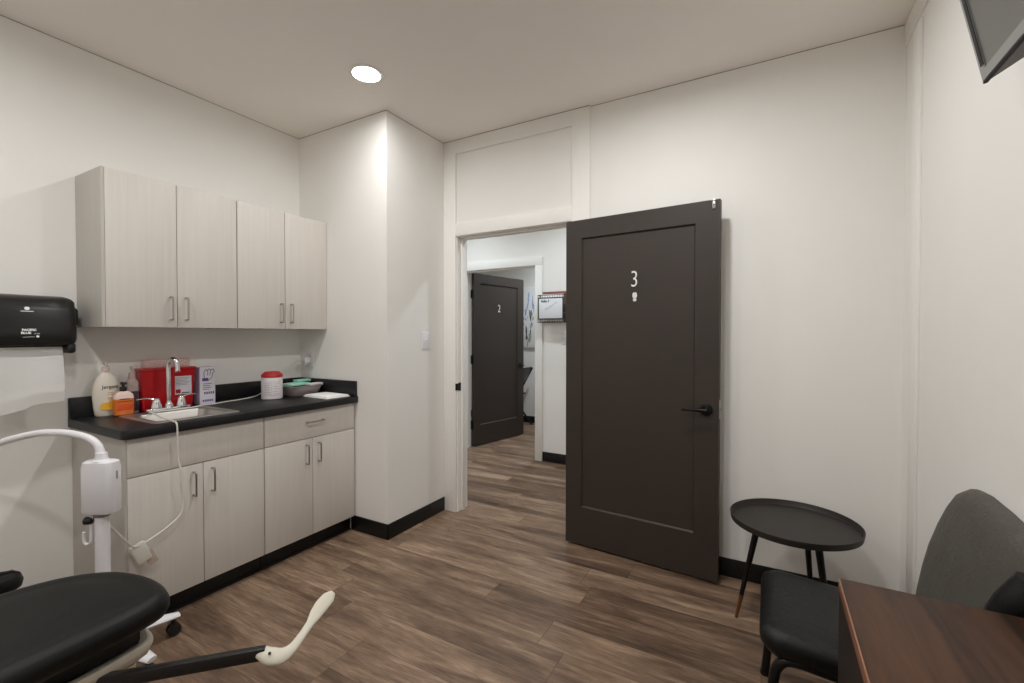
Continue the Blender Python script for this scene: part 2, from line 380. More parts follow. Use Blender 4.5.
# ------------------------------------------------------------------ doors
def make_door(nm, label, loc, rz, digit, w, h, t=.040, logo=False, lever_s=.848, flip=1):
    """leaf local: x from hinge to latch, y thickness 0..-t (visible face at y = -t), z up"""
    d = thing(nm, label, 'door', loc, rz, kind='structure')
    st, tr, br = .105, .112, .235; s2 = .122
    z0, z1 = .013, .013+h
    b = NB()
    core = .012
    box(b, (0.0005, -t+core, z0), (w-.0005, -core, z1-.0005))
    for fy0, fy1 in ((-t, -t+core+.001), (-core-.001, 0)):
        box(b, (0, fy0, z0), (st, fy1, z1)); box(b, (w-s2, fy0, z0), (w, fy1, z1))
        box(b, (st, fy0, z1-tr), (w-s2, fy1, z1)); box(b, (st, fy0, z0), (w-s2, fy1, z0+br))
    for yo, yi in ((-t, -t+core), (0, -core)):   # chamfered lip round the recessed panel
        o4 = [(st, yo+(yi-yo)*.25, z0+br), (w-s2, yo+(yi-yo)*.25, z0+br), (w-s2, yo+(yi-yo)*.25, z1-tr), (st, yo+(yi-yo)*.25, z1-tr)]
        i4 = [(st+.008, yi, z0+br+.008), (w-s2-.008, yi, z0+br+.008), (w-s2-.008, yi, z1-tr-.008), (st+.008, yi, z1-tr-.008)]
        loft(b, [o4, i4], caps=False)
    obj('leaf', b, M_door, d, world=False)
    # number
    yf = -t if flip > 0 else 0
    s = -1 if flip > 0 else 1
    yp = -t+core if flip > 0 else -core
    xc = w*.488
    right = (1, 0, 0) if flip > 0 else (-1, 0, 0)
    b = NB(); text(b, digit, .135, frame((xc, yp+s*.003, z0+1.630), right, (0, 0, 1)), .006, .74, bold=-.0015)
    obj('door_number', b, M_white, d, world=False)
    if logo:
        b = NB()
        for dx in (-.008, .008):
            lathe(b, [(0, 0), (.0085, 0), (.0085, .004), (0, .004)], sx=1, sy=2.0, seg=20, M=frame((xc+.002+dx*.6, yp, z0+1.540), right, (0, 0, 1)))
            lathe(b, [(0, 0), (.007, 0), (.007, .004), (0, .004)], sx=1, sy=1.3, seg=20, M=frame((xc+.002+dx*.35, yp, z0+1.514), right, (0, 0, 1)))
        obj('foot_emblem', b, M_white, d, world=False)
    # lever sets on both faces
    zk = .925
    for face, sg in ((-t, -1), (0, 1)):
        b = NB()
        cyl(b, (w-.062, face, zk), (w-.062, face+sg*.012, zk), .032, .030, 32, .003)
        cyl(b, (w-.062, face+sg*.012, zk), (w-.062, face+sg*.045, zk), .012, .012, 20)
        hnd = obj('lever_handle', b, M_black, d, world=False)
        b = NB(); tube(b, [(w-.050, face+sg*.044, zk), (w-.09, face+sg*.046, zk), (w-.135, face+sg*.045, zk-.002), (w-.178, face+sg*.040, zk-.004)], [.0105, .009, .008, .007], 12, 5, up=(0, 1, 0), flat=.75)
        obj('lever', b, M_black, hnd, world=False)
    b = NB(); box(b, (w-.001, -t*.5-.013, .88), (w+.0012, -t*.5+.013, .98), .0005); obj('latch_plate', b, M_nickel, d, world=False)
    b = NB()
    cyl(b, (w-.004, -t*.5, .93), (w+.008, -t*.5, .93), .006); obj('latch_bolt', b, M_nickel, d, world=False)
    for hz in (.26, 1.03, 1.80):
        b = NB(); cyl(b, (-.006, 0.006, hz-.05), (-.006, 0.006, hz+.05), .007, seg=12); box(b, (-.0015, -.032, hz-.05), (.0005, .006, hz+.05))
        obj('hinge', b, M_black, d, world=False)
    return d
ang = math.radians(-4.4)
dr = make_door('door_1', 'open dark brown single-panel door marked 3 in front of the back wall', (1.885, YW-.024, 0), ang, '3', .896, 2.021, logo=True)
b = NB(); box(b, (.858, -.046, 1.985), (.874, -.0395, 2.024), .002); box(b, (.853, -.041, 2.028), (.876, -.02, 2.036), .001)
sl = obj('latch_clip', b, M_nickel, dr, world=False)
b = NB(); cyl(b, (.866, -.0475, 2.006), (.866, -.045, 2.006), .004, seg=12); obj('clip_hole', b, M_ink, sl, world=False)
d2a = math.atan2(.93, .19)
make_door('door_2', 'dark grey-brown door marked 2 standing open beyond the hall', (-.043, HY+.128, 0), d2a, '2', .908, 2.032)

# ------------------------------------------------------------------ cabinets
FX = .577      # face of the base doors
def pull(parent, p0, p1, out, name='handle', r=.0045):
    """bar pull bent at both ends"""
    p0, p1, o = Vector(p0), Vector(p1), Vector(out)*.03
    d = (p1-p0).normalized()*.008
    b = NB(); tube(b, [p0, p0+o*.75, p0+o+d*.4, p0+o+d*1.6, (p0+p1)/2+o, p1+o-d*1.6, p1+o-d*.4, p1+o*.75, p1], r, 10, 4)
    return obj(name, b, M_nickel, parent)
def base_cabinet(y0, y1, ymid, label, drawer_handle, ep=0):
    t = thing('base_cabinet', label, 'cabinet', (.3, (y0+y1)/2, 0), group=None)
    b = NB()
    box(b, (.004, y0, .1), (FX-.021 if not ep else FX+.001, y0+(ep or .018), .868)); box(b, (.004, y1-.018, .1), (FX-.021, y1, .868))
    box(b, (.004, y0+.018, .1), (FX-.021, y1-.018, .118)); box(b, (.004, y0+.018, .118), (.014, y1-.018, .868))
    box(b, (FX-.06, y0+.018, .848), (FX-.021, y1-.018, .868)); box(b, (FX-.06, y0+.018, .680), (FX-.021, y1-.018, .698))
    obj('cabinet_body', b, M_lamside, t)
    b = NB(); box(b, (.012, y0+.003, 0), (.52, y1, .0995)); box(b, (.52, y0+.003, 0), (.528, y1+.0015, .0985), .001); box(b, (.528, y0+.003, 0), (.536, y1+.0015, .012), .003)
    obj('toe_kick', b, M_base, t)
    g = .0018
    b = NB(); box(b, (FX-.019, y0+g+ep, .697), (FX, y1-g, .866), .0012); dw = obj('drawer_front', b, M_lam, t)
    if drawer_handle:
        yc = (y0+y1)/2+.005; pull(dw, (FX, yc-.055, .796), (FX, yc+.055, .796), (1, 0, 0), r=.0045)
    for a, c, hy in ((y0+ep, ymid, ymid-.046), (ymid, y1, ymid+.038)):
        b = NB(); box(b, (FX-.019, a+g, .102), (FX, c-g, .693), .0012); d = obj('door', b, M_lam, t)
        pull(d, (FX, hy, .545), (FX, hy, .658), (1, 0, 0))
    return t
base_cabinet(-1.438, -.812, -1.122, 'wider greige base cabinet under the sink with plain false drawer front', False, .009)
base_cabinet(-.810, -.1845, -.506, 'greige base cabinet beside the wall corner with a handled drawer', True)
# filler against the wall corner belongs to the second cabinet's end
UX, UZ0, UZ1 = .298, 1.360, 2.108
def wall_cabinet(y0, y1, ymid, label, ep=0):
    t = thing('wall_cabinet', label, 'cabinet', (.15, (y0+y1)/2, UZ0))
    b = NB()
    box(b, (.002, y0, UZ0), (UX-.021 if not ep else UX, y0+(ep or .018), UZ1)); box(b, (.002, y1-.018, UZ0), (UX-.021, y1, UZ1))
    box(b, (.002, y0+.018, UZ0+.004), (UX-.021, y1-.018, UZ0+.022)); box(b, (.002, y0+.018, UZ1-.018), (UX-.021, y1-.018, UZ1)); box(b, (.002, y0+.018, UZ0+.022), (.010, y1-.018, UZ1-.018))
    obj('cabinet_body', b, M_lamside, t)
    g = .0018
    for a, c, hy in ((y0+ep, ymid, ymid-.033), (ymid, y1, ymid+.038)):
        b = NB(); box(b, (UX-.019, a+g, UZ0+.001), (UX, c-g, UZ1-.002), .0012); d = obj('door', b, M_lam, t)
        pull(d, (UX, hy, 1.402), (UX, hy, 1.518), (1, 0, 0))
    return t
wall_cabinet(-1.412, -.794, -1.102, 'greige two-door wall cabinet nearest the black towel dispenser', .012)
wall_cabinet(-.792, -.176, -.492, 'greige two-door wall cabinet against the boxed-out wall corner')

# countertop with a cut for the sink
CZ = .910
SX0, SX1, SY0, SY1 = .146, .530, -1.308, -.908
ct = thing('countertop', 'black laminate countertop running along the base cabinets with low backsplash', 'countertop', (.3, -.8, .868))
b = NB()
cx0, cx1, cy0, cy1 = .001, .604, -1.451, YB-.001
out = []
for i in range(7):
    q = math.radians(-90+90*i/6); out.append((cx1-.03+.03*math.cos(q), cy0+.03+.03*math.sin(q)))
hx0, hx1, hy0, hy1 = SX0+.02, SX1-.02, SY0+.02, SY1-.02
prism(b, [(hx0, cy0), ] + out + [(cx1, hy0), (hx0, hy0)], .869, CZ, .003)
prism(b, [(cx0, cy0), (hx0, cy0), (hx0, cy1), (cx0, cy1)], .869, CZ, .0)
prism(b, [(hx0, hy1), (cx1, hy1), (cx1, cy1), (hx0, cy1)], .869, CZ, .003)
prism(b, [(hx1, hy0-.002), (cx1, hy0-.002), (cx1, hy1+.002), (hx1, hy1+.002)], .869, CZ, .003)
obj('slab', b, M_counter, ct)
b = NB(); box(b, (.001, -1.451, CZ), (.020, cy1, 1.012), .0025); obj('backsplash', b, M_counter, ct)
b = NB(); box(b, (.020, YB-.020, CZ), (.596, cy1, 1.012), .0025); obj('side_splash', b, M_counter, ct)
# sink
sk = thing('sink', 'small square stainless steel drop-in sink in the black countertop', 'sink', ((SX0+SX1)/2, (SY0+SY1)/2, .79))
b = NB()
R0 = rrect(SX0, SY0, SX1, SY1, .02); R1 = rrect(SX0+.004, SY0+.004, SX1-.004, SY1-.004, .02)
bx0 = SX0+.082
R2 = rrect(bx0, SY0+.034, SX1-.034, SY1-.034, .035); R3 = rrect(bx0+.006, SY0+.04, SX1-.04, SY1-.04, .035); R4 = rrect(bx0+.02, SY0+.05, SX1-.05, SY1-.05, .04); R5 = rrect(bx0+.05, SY0+.08, SX1-.08, SY1-.08, .04)
L = lambda R_, z: [(x, y, z) for x, y in R_]
loft(b, [L(R0, CZ+.0005), L(R1, CZ+.004), L(R2, CZ+.004), L(R3, CZ-.002), L(R4, CZ-.13), L(R5, CZ-.142)], caps=False)
t_ = bmesh.new(); t_.faces.new([t_.verts.new(p) for p in L(R5, CZ-.142)]); merge(b, t_)
bmesh.ops.remove_doubles(b, verts=b.verts, dist=1e-5)
obj('bowl', b, M_steel, sk)
b = NB(); lathe(b, [(0, 0), (.03, 0), (.04, .003), (.036, .004), (.028, .002), (0, .002)], ((bx0+SX1)/2, (SY0+SY1)/2, CZ-.1415)); obj('drain', b, M_chrome, sk)
# faucet
FXc, FYc = .186, -1.099
fa = thing('faucet', 'chrome gooseneck faucet with two lever handles behind the sink bowl', 'faucet', (FXc, FYc, CZ+.004))
b = NB(); z0 = CZ+.0042
prism(b, rrect(FXc-.026, FYc-.105, FXc+.026, FYc+.105, .025), z0, z0+.022, .006); obj('base_plate', b, M_chrome, fa)
b = NB(); lathe(b, [(.021, 0), (.021, .012), (.015, .022), (.0125, .03), (.0125, .034)], (FXc, FYc, z0+.021), 24)
tube(b, [(FXc, FYc, z0+.05), (FXc, FYc, z0+.16), (FXc, FYc, z0+.242), (FXc+.008, FYc+.005, z0+.268), (FXc+.024, FYc+.012, z0+.279), (FXc+.040, FYc+.019, z0+.268), (FXc+.047, FYc+.022, z0+.245), (FXc+.048, FYc+.022, z0+.222)], .0108, 16, 6)
cyl(b, (FXc+.048, FYc+.022, z0+.226), (FXc+.048, FYc+.022, z0+.208), .0125, .0118, 16, .001); obj('spout', b, M_chrome, fa)
for s in (-1, 1):
    yc = FYc+s*.058
    b = NB(); lathe(b, [(.026, 0), (.026, .008), (.020, .03), (.016, .048), (.009, .054), (0, .056)], (FXc, yc, z0+.021), 24)
    h_ = obj('handle_hub', b, M_chrome, fa)
    b = NB(); tube(b, [(FXc, yc, z0+.066), (FXc-.004, yc+s*.025, z0+.074), (FXc-.01, yc+s*.05, z0+.077), (FXc-.016, yc+s*.078, z0+.074)], [.010, .0075, .0065, .0075], 12, 5, up=(0, 0, 1), flat=.6)
    obj('lever', b, M_chrome, h_)

# ------------------------------------------------------------------ things on the counter
CI = CZ+.0007
def yfr(x, y, z): return frame((x, y, z), (0, 1, 0), (0, 0, 1))   # writing that faces +X
# lotion bottle
LX, LY = .060, -1.322
lo = thing('lotion_bottle', 'tall cream lotion bottle with pump at left end of the counter', 'bottle', (LX, LY, CI))
b = NB()
prof = [(.0, 0), (.040, 0), (.046, .006), (.050, .04), (.055, .09), (.056, .125), (.051, .16), (.040, .19), (.024, .213), (.016, .222), (.015, .228)]
lathe(b, prof, (LX, LY, CI), 40, .62, 1.0); obj('bottle_body', b, M_lotion, lo)
b = NB(); lathe(b, [(.017, 0), (.017, .018), (.012, .024), (.005, .026), (.005, .04)], (LX, LY, CI+.226), 24)
tube(b, [(LX, LY, CI+.262), (LX, LY-.002, CI+.268), (LX+.012, LY-.004, CI+.269), (LX+.034, LY-.008, CI+.262)], [.009, .0085, .007, .0045], 12, 4); obj('pump', b, M_frost, lo)
def bowed(s, zc, size, sx, M_, parent, nm, dx=.036, yoff=0.):
    b = NB(); text(b, s, size, Matrix.Identity(4), .0006, sx)
    for v in b.verts:
        y = v.co.x+yoff; z = v.co.y+zc; n = v.co.z
        v.co = (LX+.62*math.sqrt(max(1e-6, .0555**2-y*y))+n+.0004, LY+y, CI+z)
    return obj(nm, b, M_, parent)
bowed('Jergens', .148, .026, .9, M_ink, lo, 'brand_lettering', yoff=.008)
b = NB()
def blob_on(bm, cy, cz, ry, rz, bottle, n=24):
    t = bmesh.new(); vs = [t.verts.new((0, cy+ry*math.cos(2*PI*i/n), cz+rz*math.sin(2*PI*i/n)*(1+.15*math.sin(5*PI*i/n)))) for i in range(n)]
    f = t.faces.new(vs); bmesh.ops.poke(t, faces=[f])
    for v in t.verts: v.co.x = bottle(v.co.y, v.co.z)
    merge(bm, t)
def lsurf(y, z): return LX+.62*math.sqrt(max(1e-6, .0532**2-(y-LY)**2))+.0035
blob_on(b, LY-.006, CI+.052, .028, .022, lsurf); blob_on(b, LY+.018, CI+.062, .018, .022, lsurf); obj('fruit_print', b, M_yellow, lo)
b = NB()
for i, (w, z) in enumerate(((.022, .118), (.028, .108), (.03, .092), (.024, .085))): box(b, (LX+.033, LY+.008-w/2, CI+z), (LX+.0348, LY+.008+w/2, CI+z+.003))
obj('small_print', b, mat('tan_print', (190, 150, 100), .7, var=.05), lo)
# orange hand soap
SX, SY = .117, -1.271
so = thing('hand_soap_bottle', 'short orange soap bottle with black pump beside the sink rim', 'bottle', (SX, SY, CI))
b = NB(); lp = []
for z, w, d, r in ((0, .036, .015, .008), (.004, .040, .019, .010), (.05, .0415, .020, .011), (.085, .0415, .020, .012), (.105, .038, .018, .012), (.118, .026, .014, .010), (.124, .014, .010, .008)):
    lp.append([(SX+x, SY+y, CI+z) for x, y in rrect(-d, -w, d, w, r)])
loft(b, lp[:4]); obj('bottle_body', b, M_orange, so)
b = NB(); loft(b, [lp[3]]+lp[4:]); obj('shoulder', b, mat('pale_soap_shoulder', (226, 196, 186), .35, var=.05), so)
b = NB(); cyl(b, (SX, SY, CI+.123), (SX, SY, CI+.146), .0155, .015, 20, .002); cyl(b, (SX, SY, CI+.146), (SX, SY, CI+.158), .006, seg=12)
box(b, (SX-.010, SY-.011, CI+.156), (SX+.012, SY+.011, CI+.170), .003); box(b, (SX+.01, SY-.006, CI+.158), (SX+.032, SY+.006, CI+.168), .003); obj('pump', b, M_blackpl, so)
b = NB(); box(b, (SX+.0195, SY-.032, CI+.028), (SX+.0208, SY+.032, CI+.060), .0005); obj('lower_label', b, M_dorange, so)
b = NB(); box(b, (SX+.0195, SY-.022, CI+.082), (SX+.0209, SY+.018, CI+.086)); box(b, (SX+.0195, SY-.03, CI+.070), (SX+.0209, SY+.03, CI+.0725)); obj('label_print', b, M_ink, so)
# clear sanitiser bottle
QX, QY = .0745, -1.219
q = thing('sanitizer_bottle', 'clear pump bottle with dark label between orange soap and red container', 'bottle', (QX, QY, CI))
b = NB(); lp = []
for z, w, d, r in ((0, .024, .018, .008), (.003, .026, .020, .010), (.10, .026, .020, .010), (.158, .025, .019, .010), (.170, .022, .016, .010), (.180, .013, .012, .008), (.194, .013, .012, .008)):
    lp.append([(QX+x, QY+y, CI+z) for x, y in rrect(-d, -w, d, w, r)])
loft(b, lp); obj('bottle_body', b, M_frost, q)
b = NB(); cyl(b, (QX, QY, CI+.192), (QX, QY, CI+.214), .015, .014, 20, .002); cyl(b, (QX, QY, CI+.214), (QX, QY, CI+.236), .005, seg=12); tube(b, [(QX-.008, QY, CI+.238), (QX, QY, CI+.241), (QX+.03, QY-.008, CI+.236)], [.008, .008, .005], 12, 4); obj('pump', b, M_frost, q)
b = NB(); box(b, (QX+.0197, QY-.015, CI+.012), (QX+.0210, QY+.022, CI+.115), .0003); obj('label', b, M_dkgel, q)
# red sharps container
rx0, rx1, ry0, ry1 = .023, .098, -1.186, -.924
sh = thing('sharps_container', 'red sharps disposal container with pinkish clear lid behind the faucet', 'container', ((rx0+rx1)/2, (ry0+ry1)/2, CI))
b = NB(); lp = []
for z, e in ((0, .012), (.004, .009), (.10, .004), (.214, -.002), (.217, -.007), (.228, -.007), (.230, -.003)):
    lp.append([(x, y, CI+z) for x, y in rrect(rx0+max(e, 0), ry0+e, rx1-e, ry1-e, .014)])
loft(b, lp); obj('container_body', b, M_red, sh)
b = NB(); box(b, (rx0+.006, ry0+.02, CI+.2302), (rx0+.062, ry1-.02, CI+.276), .008); obj('lid', b, M_pink, sh)
b = NB(); box(b, (rx1-.0005, -1.030, CI+.075), (rx1+.0035, -.947, CI+.178), .0006); lb = obj('label', b, M_boxw, sh)
b = NB()
for i in range(6): box(b, (rx1+.0034, -1.030, CI+.168-.008*i), (rx1+.0042, -.958-.006*(i % 3), CI+.1705-.008*i))
obj('label_print', b, M_greyink, lb)
b = NB(); box(b, (rx1+.0034, -1.028, CI+.082), (rx1+.0044, -1.004, CI+.104)); obj('hazard_mark', b, mat('hazard_red', (150, 40, 34), .6, var=.03), lb)
b = NB(); box(b, (rx1+.0034, -.998, CI+.080), (rx1+.0044, -.958, CI+.085)); obj('barcode', b, M_ink, lb)
# glove box
gx, gy = .062, -.859
gb = thing('glove_box', 'white and lilac glove carton standing on end right of red container', 'box', (gx, gy, CI), math.radians(0))
b = NB(); box(b, (gx-.036, gy-.0425, CI), (gx+.036, gy+.0425, CI+.221), .001); obj('carton', b, M_boxw, gb)
b = NB(); box(b, (gx-.034, gy-.0435, CI+.004), (gx+.034, gy-.0422, CI+.218)); obj('side_panel', b, M_lilac, gb)
b = NB(); fx = gx+.0362
box(b, (fx-.0005, gy-.030, CI+.138), (fx+.0006, gy+.004, CI+.156)); obj('purple_band', b, M_purple, gb); b = NB()
for i in range(4): box(b, (fx-.0005, gy-.026, CI+.120-.011*i), (fx+.0006, gy+.022-.01*(i % 2), CI+.1235-.011*i))
obj('fine_print', b, M_purple, gb); b = NB()
for i in range(5): box(b, (fx-.0005, gy-.020+.012*i, CI+.060), (fx+.0006, gy-.012+.012*i, CI+.074))
obj('product_code', b, M_purple, gb); b = NB()
for i in range(6): box(b, (fx-.0005, gy-.028+.010*i, CI+.016), (fx+.0006, gy-.021+.010*i, CI+.028))
obj('size_code', b, M_purple, gb)
b = NB()   # drawn glove
gl = [(-.018, .150), (-.020, .185), (-.016, .200), (-.008, .206), (-.003, .196), (.004, .208), (.012, .207), (.016, .200), (.026, .208), (.034, .202), (.036, .190), (.026, .182), (.024, .160), (.012, .146), (.002, .140)]
tube(b, [(fx, gy+y, CI+z) for y, z in gl], .0016, 6, 3); tube(b, [(fx, gy+.002, CI+.195), (fx, gy, CI+.170)], .0013, 6); tube(b, [(fx, gy+.017, CI+.198), (fx, gy+.012, CI+.170)], .0013, 6)
obj('glove_drawing', b, M_ink, gb)
# wipes canister
wx, wy = .205, -.526
wp = thing('wipes_canister', 'white wipes canister with red lid right of the sink', 'canister', (wx, wy, CI))
WR = .062
b = NB(); lathe(b, [(0, 0), (WR-.004, 0), (WR, .004), (WR, .133), (WR-.004, .139), (WR-.006, .144), (0, .144)], (wx, wy, CI), 40); obj('canister_body', b, mat('canister_white', (214, 208, 210), .45, var=.02), wp)
b = NB(); lathe(b, [(WR-.001, .140), (WR+.0015, .142), (WR+.001, .154), (WR-.005, .163), (WR-.014, .168), (WR-.018, .174), (.02, .177), (0, .177)], (wx, wy, CI), 40); obj('lid', b, mat('canister_lid_red', (166, 34, 34), .4, var=.03), wp)
b = NB()
ph0 = math.atan2(-2.31-wy, 3.0-wx)
def arcstrip(bm, r, a0, a1, z0, z1, c, n=10, th=.0006):
    t = bmesh.new(); vs = []
    for k in range(n+1):
        a = a0+(a1-a0)*k/n
        vs.append((t.verts.new((c[0]+(r+th)*math.cos(a), c[1]+(r+th)*math.sin(a), z0)), t.verts.new((c[0]+(r+th)*math.cos(a), c[1]+(r+th)*math.sin(a), z1))))
    for A, B in zip(vs, vs[1:]): t.faces.new((A[0], B[0], B[1], A[1]))
    merge(bm, t)
for i in range(7): arcstrip(b, WR, ph0-.75, ph0-.10-.06*(i % 3), CI+.034+.011*i, CI+.0365+.011*i, (wx, wy))
for i in range(5): arcstrip(b, WR, ph0+.12, ph0+.70-.1*(i % 2), CI+.034+.016*i, CI+.0365+.016*i, (wx, wy))
for a in (-.82, -.03, .78): arcstrip(b, WR, ph0+a, ph0+a+.02, CI+.026, CI+.112, (wx, wy), 2)
arcstrip(b, WR, ph0-.82, ph0+.8, CI+.112, CI+.1135, (wx, wy)); arcstrip(b, WR, ph0-.82, ph0+.8, CI+.0245, CI+.026, (wx, wy))
obj('label_print', b, M_greyink, wp)
# instrument basin
tx0, tx1, ty0, ty1 = .098, .300, -.430, -.203
ba = thing('basin', 'grey plastic basin holding mint packets at the far end of the counter', 'basin', ((tx0+tx1)/2, (ty0+ty1)/2, CI))
b = NB(); lp = []
for z, e in ((0, .026), (.003, .022), (.060, .004), (.064, -.003), (.067, -.003), (.067, .004), (.060, .008), (.006, .024)):
    lp.append([(x, y, CI+z) for x, y in rrect(tx0+e, ty0+e, tx1-e, ty1-e, .03)])
loft(b, lp); obj('tub', b, M_tray, ba)
def packet(dx, dy, w, l, th, z, rz, m, label, nm, rx=0):
    M = Matrix.Translation((dx, dy, z)) @ Matrix.Rotation(rz, 4, 'Z') @ Matrix.Rotation(rx, 4, 'X')
    b = NB(); box(b, (-w/2, -l/2, 0), (w/2, l/2, th), .003, 2, M); o = obj(nm, b, m); return o
tag(packet(.205, -.350, .09, .08, .052, CI+.0075, .03, mat('pale_green_pack', (176, 196, 168), .6, var=.05, vscale=40), '', 'packet'), 'pale green packet nearest the wipes canister in the grey basin', 'packet', 'packets in the grey basin')
tag(packet(.185, -.345, .11, .15, .014, CI+.0685, .1, M_teal, '', 'packet'), 'mint packet lying flat over the rim of the grey basin', 'packet', 'packets in the grey basin')
tag(packet(.140, -.262, .05, .11, .016, CI+.0835, .05, mat('deeper_mint_pack', (140, 204, 186), .6, var=.06, vscale=30), '', 'packet', 0), 'raised mint packet at the back of the grey basin', 'packet', 'packets in the grey basin')
tag(packet(.268, -.262, .055, .11, .012, CI+.0685, .1, mat('white_pack', (206, 202, 200), .6, var=.03), '', 'packet'), 'white folded packet at the right of the grey basin', 'packet', 'packets in the grey basin')
# folded towels flat on the counter
b = NB()
M = Matrix.Translation((.437, -.293, CI)) @ Matrix.Rotation(math.radians(-3), 4, 'Z')
for k in range(3): box(b, (-.125+.004*k, -.088+.003*k, .0005+.0052*k), (.125-.003*k, .088-.004*k, .0053+.0052*k), .0015, 2, M)
tag(obj('folded_towel', b, M_paper), 'white folded towel lying flat on the right end of the counter', 'towel')

# wall outlet on the corner wall, switches
def plate(name, label, cat, o, right, w=.074, h=.118, toggle=True):
    t = thing(name, label, cat, o)
    b = NB(); prism(b, rrect(-w/2, -h/2, w/2, h/2, .005), 0, .006, .002, frame(o, right, (0, 0, 1))); obj('cover_plate', b, M_whitepl, t)
    b = NB()
    if toggle:
        box(b, (-.006, -.012, .005), (.006, .012, .008), .001, 1, frame(o, right, (0, 0, 1))); box(b, (-.004, -.001, .007), (.004, .011, .016), .002, 1, frame(o, right, (0, 0, 1))); obj('toggle', b, M_whitepl, t)
    else:
        for zz in (-.025, .025): prism(b, rrect(-.017, zz-.015, .017, zz+.015, .010), .005, .0075, .001, frame(o, right, (0, 0, 1)))
        obj('socket', b, mat('outlet_face', (214, 208, 202), .4, var=.01), t)
    return t
plate('light_switch', 'white light switch on the boxed-out wall corner beside the doorway', 'switch', (XB, .200, 1.281), (0, 1, 0), w=.074, h=.124)
plate('power_outlet', 'white power outlet on corner wall below the wall cabinet', 'outlet', (.112, YB, 1.150), (1, 0, 0), toggle=False)
plate('light_switch', 'white switch plate on the hall wall below the wire basket', 'switch', (1.19, HY, 1.285), (1, 0, 0), w=.074, h=.118)
# ------------------------------------------------------------------ towel dispenser
td = thing('paper_towel_dispenser', 'black paper towel dispenser on the left wall beside the cabinets', 'dispenser', (0, -1.68, 1.26))
dy0, dy1 = -1.905, -1.470
def sec(y, e=0., dz=0.):
    pr = [(.01, 1.503-e), (.12, 1.501-e), (.165, 1.491-e), (.188-e, 1.470-e), (.198-e, 1.435), (.205-e, 1.35), (.208-e, 1.292+e), (.200-e, 1.278+e), (.12, 1.273+e), (.01, 1.273+e)]
    return [(x, y, z) for x, z in pr]
b = NB(); loft(b, [sec(dy0, .02), sec(dy0+.008, .006), sec(dy0+.025), sec(dy1-.03), sec(dy1-.010, .005), sec(dy1, .016)]); obj('cover', b, M_blackpl, td)
b = NB(); box(b, (.002, -1.945, 1.362), (.10, -1.432, 1.455), .018, 3); obj('back_housing', b, mat('dark_grey_plastic', (38, 36, 36), .35, var=.03), td)
b = NB(); box(b, (.085, -1.506, 1.238), (.198, dy1-.003, 1.285), .012, 3); box(b, (.085, dy0+.004, 1.238), (.198, -1.85, 1.285), .012, 3); box(b, (.085, -1.86, 1.258), (.12, -1.50, 1.280), .004); obj('exit_chute', b, M_blackpl, td)
b = NB()
Mx = frame((.2062, -1.630, 1.338), (0, 1, 0), (-.06, 0, 1))
text(b, 'PACIFIC', .0125, Mx @ Matrix.Translation((0, .006, 0)), .0008, 1.0, bold=.0006); text(b, 'BLUE', .0125, Mx @ Matrix.Translation((-.010, -.007, 0)), .0008, 1.1, bold=.0006)
text(b, 'ULTRA', .006, Mx @ Matrix.Translation((.024, -.010, 0)), .0008)
tube(b, [Mx @ Vector((-.02, -.026, .0)), Mx @ Vector((.0, -.024, .0)), Mx @ Vector((.016, -.024, 0))], .0008, 6)
lathe(b, [(0, 0), (.005, 0), (.005, .0012), (0, .0012)], M=Mx @ Matrix.Translation((.026, -.022, -.0005)), seg=16)
obj('brand_lettering', b, M_white, td)
b = NB(); Mx = frame((.1992, -1.634, 1.432), (0, 1, 0), (-.12, 0, 1))
lathe(b, [(.0035, 0), (.0085, 0), (.0085, .0012), (.0035, .0012)], M=Mx @ Matrix.Translation((0, .006, -.0003)), seg=20, sy=.85); box(b, (-.020, -.008, -.0003), (.020, -.005, .0008), M=Mx); obj('emblem', b, M_white, td)
# hanging towel
b = NB(); t_ = bmesh.new(); NYg, NZg = 24, 14; G = []
yA, yB = -1.84, -1.513
for i in range(NYg+1):
    y = yA+(yB-yA)*i/NYg; s = i/NYg
    zb = .966+.050*s+.004*math.sin(11*s)+(.008 if s > .66 else 0)
    col = []
    for j in range(NZg+1):
        u = j/NZg; z = 1.268+(zb-1.268)*u
        x = .165+.018*math.sin(u*2.2)+.006*math.exp(-((u-.82)/.05)**2)+.003*math.sin(6*s+3*u)
        col.append(t_.verts.new((x, y, z)))
    G.append(col)
for i in range(NYg):
    for j in range(NZg): t_.faces.new((G[i][j], G[i+1][j], G[i+1][j+1], G[i][j+1]))
bmesh.ops.solidify(t_, geom=t_.faces[:], thickness=.0012)
bmesh.ops.recalc_face_normals(t_, faces=t_.faces)
merge(b, t_); tag(obj('paper_towel', b, M_paper), 'white paper towel hanging torn-edged from the black dispenser', 'paper towel')

# ------------------------------------------------------------------ rolling lamp stand
PX, PY = .708, -1.556
ls = thing('rolling_lamp_stand', 'white lamp on a rolling stand before the base cabinet', 'lamp', (PX, PY, 0))
b = NB(); cyl(b, (PX, PY, .085), (PX, PY, .64), .0235, seg=28); obj('pole', b, M_whitepl, ls)
b = NB(); lathe(b, [(.0, 0), (.045, 0), (.045, .05), (.036, .062), (.0, .062)], (PX, PY, .07)); obj('hub', b, M_whitepl, ls)
Rv = Vector((.870, .493, 0)); Fv = Vector((-.493, .870, 0))
